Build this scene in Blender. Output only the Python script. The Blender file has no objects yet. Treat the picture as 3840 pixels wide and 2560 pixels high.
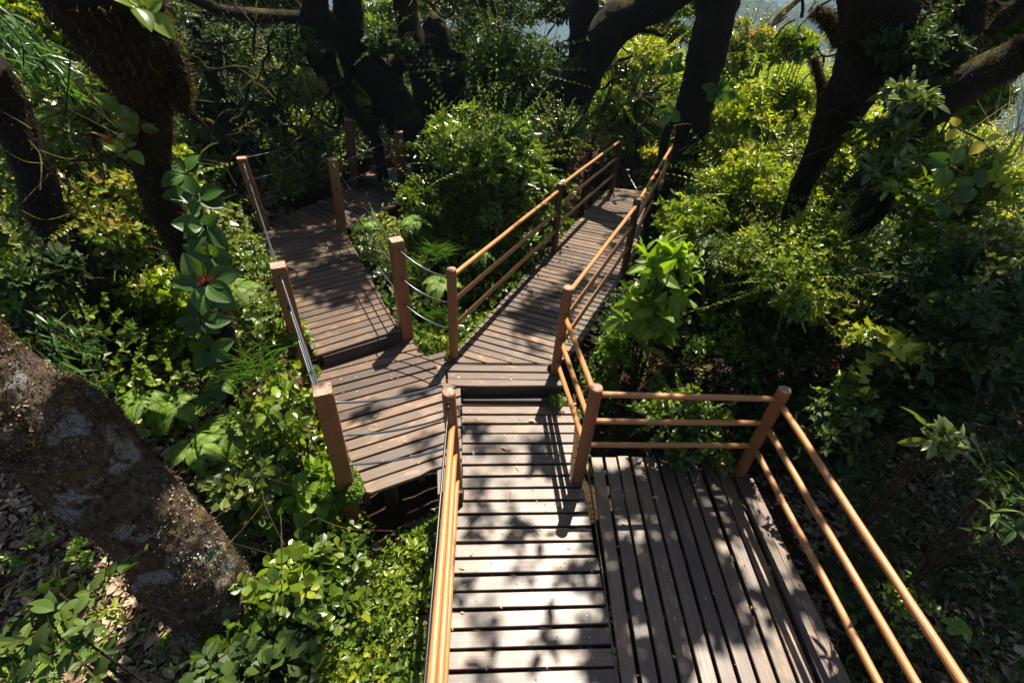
import bpy, math, random
import numpy as np
from mathutils import Vector, Matrix, noise

S = bpy.context.scene
R = math.radians
# ------------------------------------------------------------------ camera
F_PX, CAMZ, PITCH, ROLL = 1825.0, 3.476, 0.65144, 0.05426
f_ = np.array([0, math.cos(PITCH), -math.sin(PITCH)]); r0 = np.array([1., 0, 0]); u0 = np.cross(r0, f_)
CR = math.cos(ROLL) * r0 + math.sin(ROLL) * u0
CU = math.cos(ROLL) * u0 - math.sin(ROLL) * r0
cd = bpy.data.cameras.new('camera'); cam = bpy.data.objects.new('camera', cd); S.collection.objects.link(cam)
cam.matrix_world = Matrix(((CR[0], CU[0], -f_[0], 0), (CR[1], CU[1], -f_[1], 0), (CR[2], CU[2], -f_[2], CAMZ), (0, 0, 0, 1)))
cd.sensor_width = 36; cd.lens = F_PX / 3840 * 36; cd.clip_end = 6000; cd.clip_start = 0.05
S.camera = cam
# ------------------------------------------------------------------ world, sun, exposure
SUN = np.array([0.15, 0.45, 1.0]); SUN /= np.linalg.norm(SUN)
EL = math.asin(SUN[2]); AZ = math.atan2(SUN[0], SUN[1])
w = bpy.data.worlds.new('World'); S.world = w; w.use_nodes = True
nt = w.node_tree; bg = nt.nodes['Background']
sky = nt.nodes.new('ShaderNodeTexSky'); sky.sky_type = 'NISHITA'; sky.sun_disc = False
sky.sun_elevation = EL; sky.sun_rotation = AZ
nt.links.new(sky.outputs[0], bg.inputs[0]); bg.inputs[1].default_value = 0.05
ld = bpy.data.lights.new('sun', 'SUN'); ld.energy = 5.0; ld.angle = R(0.53); ld.color = (1, 0.92, 0.78)
lo = bpy.data.objects.new('sun', ld); S.collection.objects.link(lo); lo.location = (0, 0, 20)
lo.rotation_mode = 'QUATERNION'; lo.rotation_quaternion = Vector(SUN.tolist()).to_track_quat('Z', 'Y')
S.view_settings.view_transform = 'Standard'; S.view_settings.look = 'None'; S.view_settings.gamma = 1
S.view_settings.exposure = 1.3
S.render.engine = 'CYCLES'
cy = S.cycles; cy.max_bounces = 3; cy.diffuse_bounces = 1; cy.glossy_bounces = 2; cy.transmission_bounces = 3; cy.transparent_max_bounces = 4
cy.caustics_reflective = False; cy.caustics_refractive = False

# ------------------------------------------------------------------ helpers
COL = S.collection
rng = np.random.default_rng(11); random.seed(5)

def at(u, v, hd):
    """point on the sight line through (u,v) at horizontal distance hd, and metres per pixel there"""
    d = f_ * F_PX + CR * (u - 1920) + CU * (1280 - v)
    t = hd / math.hypot(d[0], d[1])
    return np.array([0, 0, CAMZ]) + d * t, t

def tag(o, label=None, cat=None, group=None, kind=None):
    if label: o['label'] = label
    if cat: o['category'] = cat
    if group: o['group'] = group
    if kind: o['kind'] = kind
    return o

def thing(name, label, cat, loc=(0, 0, 0), group=None):
    o = bpy.data.objects.new(name, None); COL.objects.link(o); o.location = [float(x) for x in loc]
    o.empty_display_size = 0.1
    return tag(o, label, cat, group)

class MB:
    """collects polygons (numpy) with one value per face; build() links ONE mesh object"""
    def __init__(s): s.V = []; s.L = []; s.C = []; s.R = []; s.UV = []; s.M = []; s.n = 0; s.uv = False
    def add(s, V, faces, rnd=0.0, uvs=None, mat=0):
        V = np.asarray(V, float); s.V.append(V)
        for i, f in enumerate(faces):
            s.L.append(np.array(f) + s.n); s.C.append(np.array([len(f)]))
        s.R.append(np.full(len(faces), rnd)); s.M.append(np.full(len(faces), mat) if np.isscalar(mat) else np.array(mat))
        if uvs is not None: s.UV.append(np.asarray(uvs)); s.uv = True
        s.n += len(V)
    def scatter(s, tpl, pos, ax, nr, size, wid=None, rnd=None):
        tv, tl, tc = tpl[:3]; N = len(pos)
        if N == 0: return
        ax = ax / (np.linalg.norm(ax, axis=1, keepdims=True) + 1e-9)
        sd = np.cross(nr, ax); sd /= (np.linalg.norm(sd, axis=1, keepdims=True) + 1e-9)
        nn = np.cross(ax, sd)
        size = np.broadcast_to(np.asarray(size, float), (N,)); wid = size if wid is None else np.broadcast_to(np.asarray(wid, float), (N,))
        V = (pos[:, None, :] + ax[:, None, :] * (tv[None, :, 0:1] * size[:, None, None])
             + sd[:, None, :] * (tv[None, :, 1:2] * wid[:, None, None]) + nn[:, None, :] * (tv[None, :, 2:3] * size[:, None, None]))
        s.V.append(V.reshape(-1, 3))
        off = s.n + np.arange(N) * len(tv)
        s.L.append((tl[None, :] + off[:, None]).ravel()); s.C.append(np.tile(tc, N))
        rnd = rng.random(N) if rnd is None else np.broadcast_to(np.asarray(rnd, float), (N,))
        s.R.append(np.repeat(rnd, len(tc)) if len(tpl) < 4 else (rnd[:, None] + tpl[3][None]).ravel()); s.M.append(np.zeros(N * len(tc), int)); s.n += N * len(tv)
    def build(s, name, mats, parent=None, smooth=False, loc=None):
        V = np.concatenate(s.V) if s.V else np.zeros((0, 3))
        if parent is not None: V = V - np.array(parent_loc(parent))
        elif loc is not None: V = V - np.array(loc)
        L = np.concatenate(s.L).astype(np.int32); C = np.concatenate(s.C).astype(np.int32)
        me = bpy.data.meshes.new(name)
        me.vertices.add(len(V)); me.vertices.foreach_set('co', V.astype(np.float32).ravel())
        me.loops.add(len(L)); me.loops.foreach_set('vertex_index', L)
        st = np.concatenate([[0], np.cumsum(C)[:-1]]).astype(np.int32)
        me.polygons.add(len(C)); me.polygons.foreach_set('loop_start', st)
        try: me.polygons.foreach_set('loop_total', C)
        except Exception: pass
        me.polygons.foreach_set('material_index', np.concatenate(s.M).astype(np.int32))
        me.polygons.foreach_set('use_smooth', np.full(len(C), bool(smooth)))
        a = me.attributes.new('rnd', 'FLOAT', 'FACE'); a.data.foreach_set('value', np.concatenate(s.R).astype(np.float32))
        if s.uv:
            ul = me.uv_layers.new(name='UVMap'); ul.data.foreach_set('uv', np.concatenate(s.UV).astype(np.float32).ravel())
        me.update(calc_edges=True)
        for m in (mats if isinstance(mats, (list, tuple)) else [mats]): me.materials.append(m)
        o = bpy.data.objects.new(name, me); COL.objects.link(o)
        if parent is not None: o.parent = parent
        elif loc is not None: o.location = [float(x) for x in loc]
        return o

def parent_loc(p):
    l = np.array(p.location[:])
    while p.parent: p = p.parent; l = l + np.array(p.location[:])
    return l

def nrm(a): return a / (np.linalg.norm(a, axis=-1, keepdims=True) + 1e-9)

# leaf templates: x along the leaf 0..1, y half width in units of length, z out of the blade
def T(v, faces):
    return (np.array(v, float), np.array([i for f in faces for i in f], int), np.array([len(f) for f in faces], int))
def hexleaf(w=.22, fold=.05, droop=-.08, a=.28, b=.7, wb=None):
    wb = w * .85 if wb is None else wb
    return T([(0, 0, 0), (a, w, fold), (b, wb, fold + droop * .5), (1, 0, droop), (b, -wb, fold + droop * .5), (a, -w, fold)], [(0, 3, 2, 1), (0, 5, 4, 3)])
def fineleaf(w=.25, curve=-.25, fold=.06, shape='ell', n=6):
    v = []; f = []
    for i in range(n + 1):
        x = i / n
        if shape == 'ell': h = w * math.sin(math.pi * min(1, x ** .85)) ** .8
        elif shape == 'obo': h = w * (math.sin(math.pi * x ** 1.7)) ** .75 if 0 < x < 1 else 0
        else: h = w * math.sin(math.pi * x ** .7) ** 1.1
        if x >= 1: h = 0.004
        if x <= 0: h = 0.012
        z = curve * x * x
        v += [(x, h, z + fold * (h / w)), (x, 0, z), (x, -h, z + fold * (h / w))]
    for i in range(n):
        a = i * 3; f += [(a, a + 1, a + 4, a + 3), (a + 1, a + 2, a + 5, a + 4)]
    return T(v, f)
def bigleaf(w=.3, curve=-.3, n=9):
    ys = [-1, -.58, -.5, -.035, .035, .5, .58, 1]; v = []; f = []; dl = []
    for i in range(n + 1):
        x = i / n; h = w * math.sin(math.pi * min(1, x ** .85)) ** .8 if 0 < x < 1 else .012
        for y in ys:
            z = curve * x * x + .10 * abs(y) ** 1.3 * (h / w) - (.018 if abs(y) in (.5, .58) else 0) - (.02 if abs(y) < .1 else 0); v.append((x, y * h, z))
    for i in range(n):
        for j in range(7):
            a = i * 8 + j; f.append((a, a + 1, a + 9, a + 8)); dl.append(.3 if j == 3 else .16 if j in (1, 5) else 0)
    return T(v, f) + (np.array(dl),)
def lobed():
    p = [(0, 0), (.1, .22), (.02, .42), (.3, .36), (.42, .55), (.55, .25), (1, 0)]
    top = [(x, y, .04 * y - .12 * x * x) for x, y in p]; bot = [(x, -y, .04 * y - .12 * x * x) for x, y in p[1:-1]]
    v = top + bot; n = len(p)
    return T(v, [tuple(range(n - 1, -1, -1)), tuple([0] + [n + i for i in range(len(bot))] + [n - 1])])
LF = {
    'ell': hexleaf(.23), 'oval': hexleaf(.32, a=.25, b=.75), 'lance': hexleaf(.14, droop=-.2), 'round': hexleaf(.36, a=.3, b=.75, wb=.4, droop=-.02),
    'obo': hexleaf(.2, a=.4, b=.8, wb=.3), 'f_ell': fineleaf(.24), 'f_obo': fineleaf(.3, -.12, .05, 'obo'), 'f_big': bigleaf(),
    'f_lance': fineleaf(.13, -.45, .04, 'lan', 7), 'lobed': lobed(), 'pinna': hexleaf(.13, a=.2, b=.6, fold=.02, droop=-.1),
}
def rosettes(mb, C, A, k, L, tilt, tpl, tj=.32, sj=.34, wid=1.0, rbase=None):
    """k leaves radiating round each centre C with axis A"""
    N = len(C)
    if N == 0: return
    C = np.repeat(C, k, 0); A = np.repeat(nrm(A), k, 0)
    h = np.where(np.abs(A[:, 2:3]) < .9, np.array([[0, 0, 1.]]), np.array([[1., 0, 0]]))
    e1 = nrm(np.cross(A, h)); e2 = np.cross(A, e1)
    ph = np.tile(np.arange(k) * 2.399, N) + np.repeat(rng.random(N) * 6.28, k) + rng.normal(0, .25, N * k)
    t = (tilt + rng.normal(0, tj, N * k))[:, None]
    rad = e1 * np.cos(ph)[:, None] + e2 * np.sin(ph)[:, None]
    d = A * np.cos(t) + rad * np.sin(t); d[:, 2] -= .08
    nn = A * np.sin(t) - rad * np.cos(t) + rng.normal(0, .15, (N * k, 3))
    size = L * (1 + rng.normal(0, sj, N * k).clip(-.6, .6))
    rr = None
    if rbase is not None: rr = (np.repeat(rbase, k) + rng.normal(0, .12, N * k)).clip(0, 1)
    mb.scatter(LF[tpl] if isinstance(tpl, str) else tpl, C + d * size[:, None] * .12, d, nn, size, size * wid, rr)

def tube(mb, pts, rad, seg=6, cap=False, mat=0, rnd=0., uv=0):
    pts = [np.asarray(p, float) for p in pts]; n = len(pts)
    rad = [rad] * n if np.isscalar(rad) else rad
    V = []; t0 = nrm(pts[1] - pts[0]); h = np.array([0, 0, 1.]) if abs(t0[2]) < .9 else np.array([1., 0, 0])
    e = nrm(np.cross(t0, h))
    for i in range(n):
        t = nrm(pts[min(i + 1, n - 1)] - pts[max(i - 1, 0)]); e = nrm(e - t * np.dot(e, t)); g = np.cross(t, e)
        for j in range(seg):
            a = 2 * math.pi * j / seg; V.append(pts[i] + (e * math.cos(a) + g * math.sin(a)) * rad[i])
    F = [(i * seg + j, i * seg + (j + 1) % seg, (i + 1) * seg + (j + 1) % seg, (i + 1) * seg + j) for i in range(n - 1) for j in range(seg)]
    uvs = None
    if uv:
        o1, o2 = rng.random(2) * 30; uvs = []
        for i in range(n - 1):
            for j in range(seg): uvs += [(i * uv + o1, j / seg + o2), (i * uv + o1, (j + 1) / seg + o2), ((i + 1) * uv + o1, (j + 1) / seg + o2), ((i + 1) * uv + o1, j / seg + o2)]
    if cap:
        F += [tuple(range(seg))[::-1], tuple((n - 1) * seg + j for j in range(seg))]
        if uv: uvs += [(0, 0)] * (2 * seg)
    mb.add(V, F, rnd, uvs, mat=mat)

def spline(P, sub):
    P = [np.asarray(p, float) for p in P]; out = []
    for i in range(len(P) - 1):
        a = P[max(i - 1, 0)]; b = P[i]; c = P[i + 1]; d = P[min(i + 2, len(P) - 1)]
        for k in range(sub):
            t = k / sub
            out.append(.5 * ((2 * b) + (c - a) * t + (2 * a - 5 * b + 4 * c - d) * t * t + (3 * b - a - 3 * c + d) * t ** 3))
    out.append(P[-1]); return out

# ------------------------------------------------------------------ materials
def newmat(name):
    m = bpy.data.materials.new(name); m.use_nodes = True; n = m.node_tree
    b = n.nodes['Principled BSDF']; return m, n, b, n.nodes['Material Output']
def N(n, t, **kw):
    x = n.nodes.new(t)
    for k, v in kw.items():
        if k.startswith('i_'): x.inputs[int(k[2:])].default_value = v
        else: setattr(x, k, v)
    return x
def ramp(n, stops, fac=None):
    x = n.nodes.new('ShaderNodeValToRGB'); cr = x.color_ramp
    while len(cr.elements) < len(stops): cr.elements.new(.5)
    for e, (p, c) in zip(cr.elements, stops): e.position = p; e.color = (*c, 1) if len(c) == 3 else c
    if fac is not None: n.links.new(fac, x.inputs[0])
    return x
def noise_(n, scale, detail=4, rough=.55, vec=None, dim='3D'):
    x = N(n, 'ShaderNodeTexNoise'); x.inputs['Scale'].default_value = scale; x.inputs['Detail'].default_value = detail; x.inputs['Roughness'].default_value = rough
    if vec is not None: n.links.new(vec, x.inputs['Vector'])
    return x
def mix(n, fac, a, b, mode='MIX'):
    x = n.nodes.new('ShaderNodeMix'); x.data_type = 'RGBA'; x.blend_type = mode
    for s, v in ((0, fac), (6, a), (7, b)):
        if hasattr(v, 'node') or hasattr(v, 'is_output'): n.links.new(v, x.inputs[s])
        else: x.inputs[s].default_value = v if s == 0 else (*v, 1)
    return x.outputs[2]
def math_(n, op, a, b=0.):
    x = n.nodes.new('ShaderNodeMath'); x.operation = op
    for s, v in ((0, a), (1, b)):
        if hasattr(v, 'is_output'): n.links.new(v, x.inputs[s])
        else: x.inputs[s].default_value = v
    return x.outputs[0]

def leafmat(name, cols, trans=.40, rough=.32, spec=.55):
    """cols: ramp stops over the per-leaf random value"""
    m, n, b, out = newmat(name)
    at_ = N(n, 'ShaderNodeAttribute'); at_.attribute_name = 'rnd'
    cr = ramp(n, cols, at_.outputs['Fac'])
    g = N(n, 'ShaderNodeNewGeometry')
    nz = noise_(n, 9, 2, .5, g.outputs['Position'])
    c2 = mix(n, 0.35, cr.outputs[0], ramp(n, [(.3, (.45, .5, .4)), (.7, (1.3, 1.25, 1.0))], nz.outputs[0]).outputs[0], 'MULTIPLY')
    n.links.new(c2, b.inputs['Base Color'])
    b.inputs['Roughness'].default_value = rough; b.inputs['Specular IOR Level'].default_value = spec
    tr = N(n, 'ShaderNodeBsdfTranslucent')
    tc = mix(n, 1.0, c2, (1.5, 1.55, .55), 'MULTIPLY'); n.links.new(tc, tr.inputs[0])
    ms = N(n, 'ShaderNodeMixShader', i_0=trans); n.links.new(b.outputs[0], ms.inputs[1]); n.links.new(tr.outputs[0], ms.inputs[2])
    n.links.new(ms.outputs[0], out.inputs[0]); return m

M = {}
M['green'] = leafmat('leaf_green', [(0, (.04, .065, .010)), (.5, (.10, .165, .014)), (.85, (.2, .27, .02)), (1, (.33, .36, .035))])
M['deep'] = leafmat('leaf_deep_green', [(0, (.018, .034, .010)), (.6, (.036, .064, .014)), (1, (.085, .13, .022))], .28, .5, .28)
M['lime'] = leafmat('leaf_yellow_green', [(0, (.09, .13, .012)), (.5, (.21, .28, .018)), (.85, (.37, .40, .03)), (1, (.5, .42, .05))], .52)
M['grey'] = leafmat('leaf_grey_green', [(0, (.05, .07, .025)), (.5, (.11, .15, .035)), (1, (.24, .27, .07))], .36, .34)
M['fern'] = leafmat('fern_green', [(0, (.09, .17, .015)), (1, (.22, .34, .03))], .5, .5)
M['redtip'] = leafmat('leaf_red_tipped', [(0, (.07, .12, .02)), (.5, (.17, .25, .03)), (.8, (.34, .3, .05)), (.93, (.38, .22, .06)), (1, (.4, .14, .05))], .4)
M['big'] = leafmat('broad_leaf', [(0, (.022, .055, .012)), (.6, (.05, .11, .018)), (1, (.16, .24, .05))], .28, .4, .35)
M['bamboo'] = leafmat('bamboo_leaf', [(0, (.04, .11, .025)), (1, (.12, .22, .05))], .4)
M['yellow'] = leafmat('leaf_yellow', [(0, (.35, .33, .03)), (1, (.6, .45, .05))], .5)
M['red'] = leafmat('leaf_red', [(0, (.4, .05, .03)), (1, (.5, .12, .05))], .3)
M['orange'] = leafmat('leaf_orange', [(0, (.3, .09, .04)), (1, (.4, .18, .06))], .4)
M['dead'] = leafmat('leaf_dead', [(0, (.12, .065, .04)), (.5, (.33, .21, .14)), (1, (.58, .45, .33))], .15, .7)
M['dryleaf'] = leafmat('leaf_dry', [(0, (.35, .17, .07)), (1, (.6, .45, .28))], .2, .6)

def woodmat(name, c_dark, c_mid, c_light, rough=.42, scale=1.0, spec=.5):
    m, n, b, out = newmat(name)
    uv = N(n, 'ShaderNodeUVMap'); mp = N(n, 'ShaderNodeMapping'); mp.inputs['Scale'].default_value = (1.2 * scale, 26 * scale, 1)
    n.links.new(uv.outputs[0], mp.inputs[0])
    a = N(n, 'ShaderNodeAttribute'); a.attribute_name = 'rnd'
    g1 = noise_(n, 2.2, 6, .62, mp.outputs[0])
    mp2 = N(n, 'ShaderNodeMapping'); mp2.inputs['Scale'].default_value = (2.5, 4, 1); n.links.new(uv.outputs[0], mp2.inputs[0])
    g2 = noise_(n, 1.6, 5, .6, mp2.outputs[0])
    base = ramp(n, [(.25, c_dark), (.5, c_mid), (.78, c_light)], g1.outputs[0]).outputs[0]
    wear = ramp(n, [(.56, (0, 0, 0)), (.64, (1, 1, 1))], g2.outputs[0]).outputs[0]
    c = mix(n, math_(n, 'MULTIPLY', wear, .42), base, (c_light[0] * 2.0, c_light[1] * 1.8, c_light[2] * 1.5))
    tone = ramp(n, [(0, (.55, .54, .58)), (.5, (1, 1, 1)), (1, (1.5, 1.38, 1.22))], a.outputs['Fac']).outputs[0]
    c = mix(n, 1.0, c, tone, 'MULTIPLY')
    geo = N(n, 'ShaderNodeNewGeometry')
    sp = noise_(n, 34, 2, .5, geo.outputs['Position'])
    spk = ramp(n, [(.74, (0, 0, 0)), (.77, (1, 1, 1))], sp.outputs[0]).outputs[0]
    c = mix(n, math_(n, 'MULTIPLY', spk, .35), c, (.42, .36, .3))
    dirt = noise_(n, 2.3, 5, .6, geo.outputs['Position'])
    c = mix(n, math_(n, 'MULTIPLY', ramp(n, [(.52, (0, 0, 0)), (.68, (1, 1, 1))], dirt.outputs[0]).outputs[0], .35), c, (.035, .034, .03))
    n.links.new(c, b.inputs['Base Color'])
    rr = N(n, 'ShaderNodeMapRange', i_3=rough - .1, i_4=rough + .18); n.links.new(dirt.outputs[0], rr.inputs[0])
    n.links.new(rr.outputs[0], b.inputs['Roughness']); b.inputs['Specular IOR Level'].default_value = spec
    bp = N(n, 'ShaderNodeBump'); bp.inputs['Strength'].default_value = .25; bp.inputs['Distance'].default_value = .004
    n.links.new(g1.outputs[0], bp.inputs['Height']); n.links.new(bp.outputs[0], b.inputs['Normal'])
    return m
M['deck'] = woodmat('deck_boards', (.060, .037, .026), (.104, .068, .048), (.155, .104, .073), .38, spec=.5)
M['beam'] = woodmat('dark_beam', (.02, .013, .01), (.04, .026, .02), (.06, .04, .03), .6)
def paint(name, c1, c2, chip, rough=.38, chipamt=.62, sc=1.):
    m, n, b, out = newmat(name)
    g = N(n, 'ShaderNodeTexCoord')
    a = noise_(n, 3.0 * sc, 5, .6, g.outputs['Object']); e = noise_(n, 26 * sc, 4, .6, g.outputs['Object'])
    c = mix(n, a.outputs[0], c1, c2)
    mps = N(n, 'ShaderNodeMapping'); mps.inputs['Scale'].default_value = (34, 34, 1.6); n.links.new(g.outputs['Object'], mps.inputs[0]); sk_ = noise_(n, 1, 5, .6, mps.outputs[0])
    c = mix(n, ramp(n, [(.3, (1, 1, 1)), (.36, (0, 0, 0)), (.62, (0, 0, 0)), (.72, (.5, .5, .5))], sk_.outputs[0]).outputs[0], c, (c1[0] * .35, c1[1] * .35, c1[2] * .35))
    ch = ramp(n, [(chipamt, (0, 0, 0)), (chipamt + .03, (1, 1, 1))], e.outputs[0]).outputs[0]
    c = mix(n, math_(n, 'MULTIPLY', ch, .8), c, chip)
    n.links.new(c, b.inputs['Base Color']); b.inputs['Roughness'].default_value = rough
    bp = N(n, 'ShaderNodeBump'); bp.inputs['Strength'].default_value = .3; bp.inputs['Distance'].default_value = .003
    n.links.new(e.outputs[0], bp.inputs['Height']); n.links.new(bp.outputs[0], b.inputs['Normal'])
    return m
M['rail'] = paint('rail_paint', (.27, .10, .028), (.55, .26, .09), (.09, .045, .03), .36, .64)
def railmat():
    m, n, b, out = newmat('worn_rail_paint'); uv = N(n, 'ShaderNodeUVMap')
    def st(sx, sy, sc, det=5):
        mp = N(n, 'ShaderNodeMapping'); mp.inputs['Scale'].default_value = (sx, sy, 1); n.links.new(uv.outputs[0], mp.inputs[0]); return noise_(n, sc, det, .6, mp.outputs[0]).outputs[0]
    a = st(1.2, 3, 1.5); e = st(3, 22, 1.6); f = st(30, 8, 1.5); k = st(1.5, 26, 1.2)
    c = mix(n, a, (.24, .085, .022), (.52, .23, .075))
    c = mix(n, math_(n, 'MULTIPLY', ramp(n, [(.45, (0, 0, 0)), (.75, (1, 1, 1))], e).outputs[0], .55), c, (.62, .34, .14))
    c = mix(n, math_(n, 'MULTIPLY', ramp(n, [(.60, (0, 0, 0)), (.64, (1, 1, 1))], f).outputs[0], .45), c, (.12, .05, .025))
    c = mix(n, math_(n, 'MULTIPLY', ramp(n, [(.66, (0, 0, 0)), (.69, (1, 1, 1))], k).outputs[0], .85), c, (.05, .03, .025))
    n.links.new(c, b.inputs['Base Color']); r_ = N(n, 'ShaderNodeMapRange', i_3=.28, i_4=.6); n.links.new(e, r_.inputs[0]); n.links.new(r_.outputs[0], b.inputs['Roughness'])
    bp = N(n, 'ShaderNodeBump'); bp.inputs['Strength'].default_value = .5; bp.inputs['Distance'].default_value = .003; n.links.new(e, bp.inputs['Height']); n.links.new(bp.outputs[0], b.inputs['Normal'])
    return m
M['rail'] = railmat()
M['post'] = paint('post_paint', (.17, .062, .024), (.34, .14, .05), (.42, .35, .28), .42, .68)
M['post_dark'] = paint('post_paint_dark', (.06, .026, .016), (.11, .045, .025), (.06, .075, .025), .5, .62)  # shaded copy of the post paint: the dimness is put into its colour
M['endgrain'] = paint('post_end', (.24, .13, .09), (.42, .27, .2), (.1, .06, .04), .7, .56, 1.5)
M['cable'] = paint('cable', (.05, .055, .07), (.12, .13, .15), (.3, .3, .3), .28, .70)
M['cable'].node_tree.nodes['Principled BSDF'].inputs['Metallic'].default_value = .4

M['cable_black'] = paint('cable_black', (.008, .008, .01), (.02, .02, .024), (.08, .08, .08), .35, .72)
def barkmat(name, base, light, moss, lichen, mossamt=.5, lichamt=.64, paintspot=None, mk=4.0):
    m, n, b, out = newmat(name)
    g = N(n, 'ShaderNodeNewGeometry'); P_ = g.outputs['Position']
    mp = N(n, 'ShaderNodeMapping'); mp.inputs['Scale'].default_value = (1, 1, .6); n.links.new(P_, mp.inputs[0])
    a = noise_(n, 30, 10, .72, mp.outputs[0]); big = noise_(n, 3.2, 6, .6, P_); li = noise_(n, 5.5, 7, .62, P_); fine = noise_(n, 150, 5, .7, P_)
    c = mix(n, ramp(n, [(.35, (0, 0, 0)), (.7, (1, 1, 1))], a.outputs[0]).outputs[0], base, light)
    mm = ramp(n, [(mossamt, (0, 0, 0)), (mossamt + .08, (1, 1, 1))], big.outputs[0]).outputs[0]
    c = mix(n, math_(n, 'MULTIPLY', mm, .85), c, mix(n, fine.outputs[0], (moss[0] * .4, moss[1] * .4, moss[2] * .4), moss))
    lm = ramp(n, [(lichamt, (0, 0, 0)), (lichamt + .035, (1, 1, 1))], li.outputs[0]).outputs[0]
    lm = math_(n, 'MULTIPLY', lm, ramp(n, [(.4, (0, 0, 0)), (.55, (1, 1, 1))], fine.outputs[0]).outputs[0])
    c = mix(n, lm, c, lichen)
    cr_ = ramp(n, [(.34, (.25, .25, .25)), (.47, (1, 1, 1))], a.outputs[0]).outputs[0]; c = mix(n, .8, c, cr_, 'MULTIPLY')  # crevice shade put into the bark colour at the bump hollows
    if paintspot is not None:
        d = N(n, 'ShaderNodeVectorMath', operation='DISTANCE'); n.links.new(P_, d.inputs[0]); d.inputs[1].default_value = paintspot
        k = math_(n, 'ADD', math_(n, 'MULTIPLY', d.outputs['Value'], 5.5), math_(n, 'MULTIPLY', fine.outputs[0], 1.1))
        c = mix(n, ramp(n, [(.70, (.6, .6, .6)), (.95, (0, 0, 0))], k).outputs[0], c, (.06, .24, .19))
    n.links.new(c, b.inputs['Base Color']); nz_ = N(n, 'ShaderNodeSeparateXYZ'); n.links.new(g.outputs['Normal'], nz_.inputs[0])
    upm = math_(n, 'MULTIPLY', ramp(n, [(.30, (0, 0, 0)), (.62, (1, 1, 1))], nz_.outputs[2]).outputs[0], ramp(n, [(.42, (0, 0, 0)), (.55, (1, 1, 1))], big.outputs[0]).outputs[0])  # upward faces carry moss, its colour brightened as if catching sun
    c = mix(n, math_(n, 'MULTIPLY', upm, .9), c, mix(n, fine.outputs[0], (moss[0] * 1.2, moss[1] * 1.2, moss[2] * .6), (moss[0] * mk, moss[1] * mk * .8, moss[2] * 1.2)))
    n.links.new(c, b.inputs['Base Color'])
    b.inputs['Roughness'].default_value = .85; b.inputs['Specular IOR Level'].default_value = .2
    s = math_(n, 'ADD', a.outputs[0], math_(n, 'MULTIPLY', fine.outputs[0], .6))
    bp = N(n, 'ShaderNodeBump'); bp.inputs['Strength'].default_value = 1.0; bp.inputs['Distance'].default_value = .05
    n.links.new(s, bp.inputs['Height']); n.links.new(bp.outputs[0], b.inputs['Normal'])
    return m
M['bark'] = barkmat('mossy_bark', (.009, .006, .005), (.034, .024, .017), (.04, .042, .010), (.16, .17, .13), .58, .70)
M['stem'] = barkmat('twig_bark', (.03, .02, .014), (.11, .08, .055), (.07, .07, .02), (.2, .2, .15), .6, .72)
M['pale'] = barkmat('pale_bark', (.14, .1, .07), (.36, .28, .2), (.16, .13, .05), (.4, .38, .3), .6, .66)
M['moss'] = leafmat('moss_tuft', [(0, (.025, .022, .008)), (.6, (.08, .06, .015)), (1, (.2, .13, .03))], .25, .8, .2)
M['greenmoss'] = leafmat('green_moss', [(0, (.04, .08, .01)), (.6, (.1, .18, .02)), (1, (.24, .3, .04))], .3, .8, .2)
M['root'] = leafmat('root_fibre', [(0, (.07, .04, .025)), (1, (.24, .14, .09))], .1, .8, .2)

M['bark_chip'] = leafmat('bark_chip', [(0, (.03, .02, .015)), (.6, (.14, .10, .078)), (1, (.28, .22, .18))], .0, .9, .15)
M['lichen_chip'] = leafmat('lichen_chip', [(0, (.14, .15, .12)), (1, (.36, .36, .32))], .0, .9, .15)
def soilmat():
    m, n, b, out = newmat('forest_soil')
    g = N(n, 'ShaderNodeNewGeometry'); P_ = g.outputs['Position']
    a = noise_(n, 5, 8, .65, P_); f = noise_(n, 60, 5, .7, P_)
    c = mix(n, a.outputs[0], (.018, .011, .007), (.085, .05, .03))
    c = mix(n, ramp(n, [(.5, (0, 0, 0)), (.65, (1, 1, 1))], f.outputs[0]).outputs[0], c, (.13, .08, .05))
    far = N(n, 'ShaderNodeVectorMath', operation='LENGTH'); n.links.new(P_, far.inputs[0])
    fm = ramp(n, [(0, (0, 0, 0)), (1, (1, 1, 1))], N(n, 'ShaderNodeMapRange', i_1=18., i_2=30.).outputs[0])
    n.links.new(far.outputs['Value'], fm.inputs[0].links[0].from_node.inputs[0])
    tr = noise_(n, .12, 10, .75, P_)
    c = mix(n, fm.outputs[0], c, mix(n, tr.outputs[0], (.015, .035, .012), (.07, .12, .03)))
    n.links.new(c, b.inputs['Base Color']); b.inputs['Roughness'].default_value = .95; b.inputs['Specular IOR Level'].default_value = .1
    bp = N(n, 'ShaderNodeBump'); bp.inputs['Strength'].default_value = .8; bp.inputs['Distance'].default_value = .04
    n.links.new(f.outputs[0], bp.inputs['Height']); n.links.new(bp.outputs[0], b.inputs['Normal'])
    return m
M['soil'] = soilmat()
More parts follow.
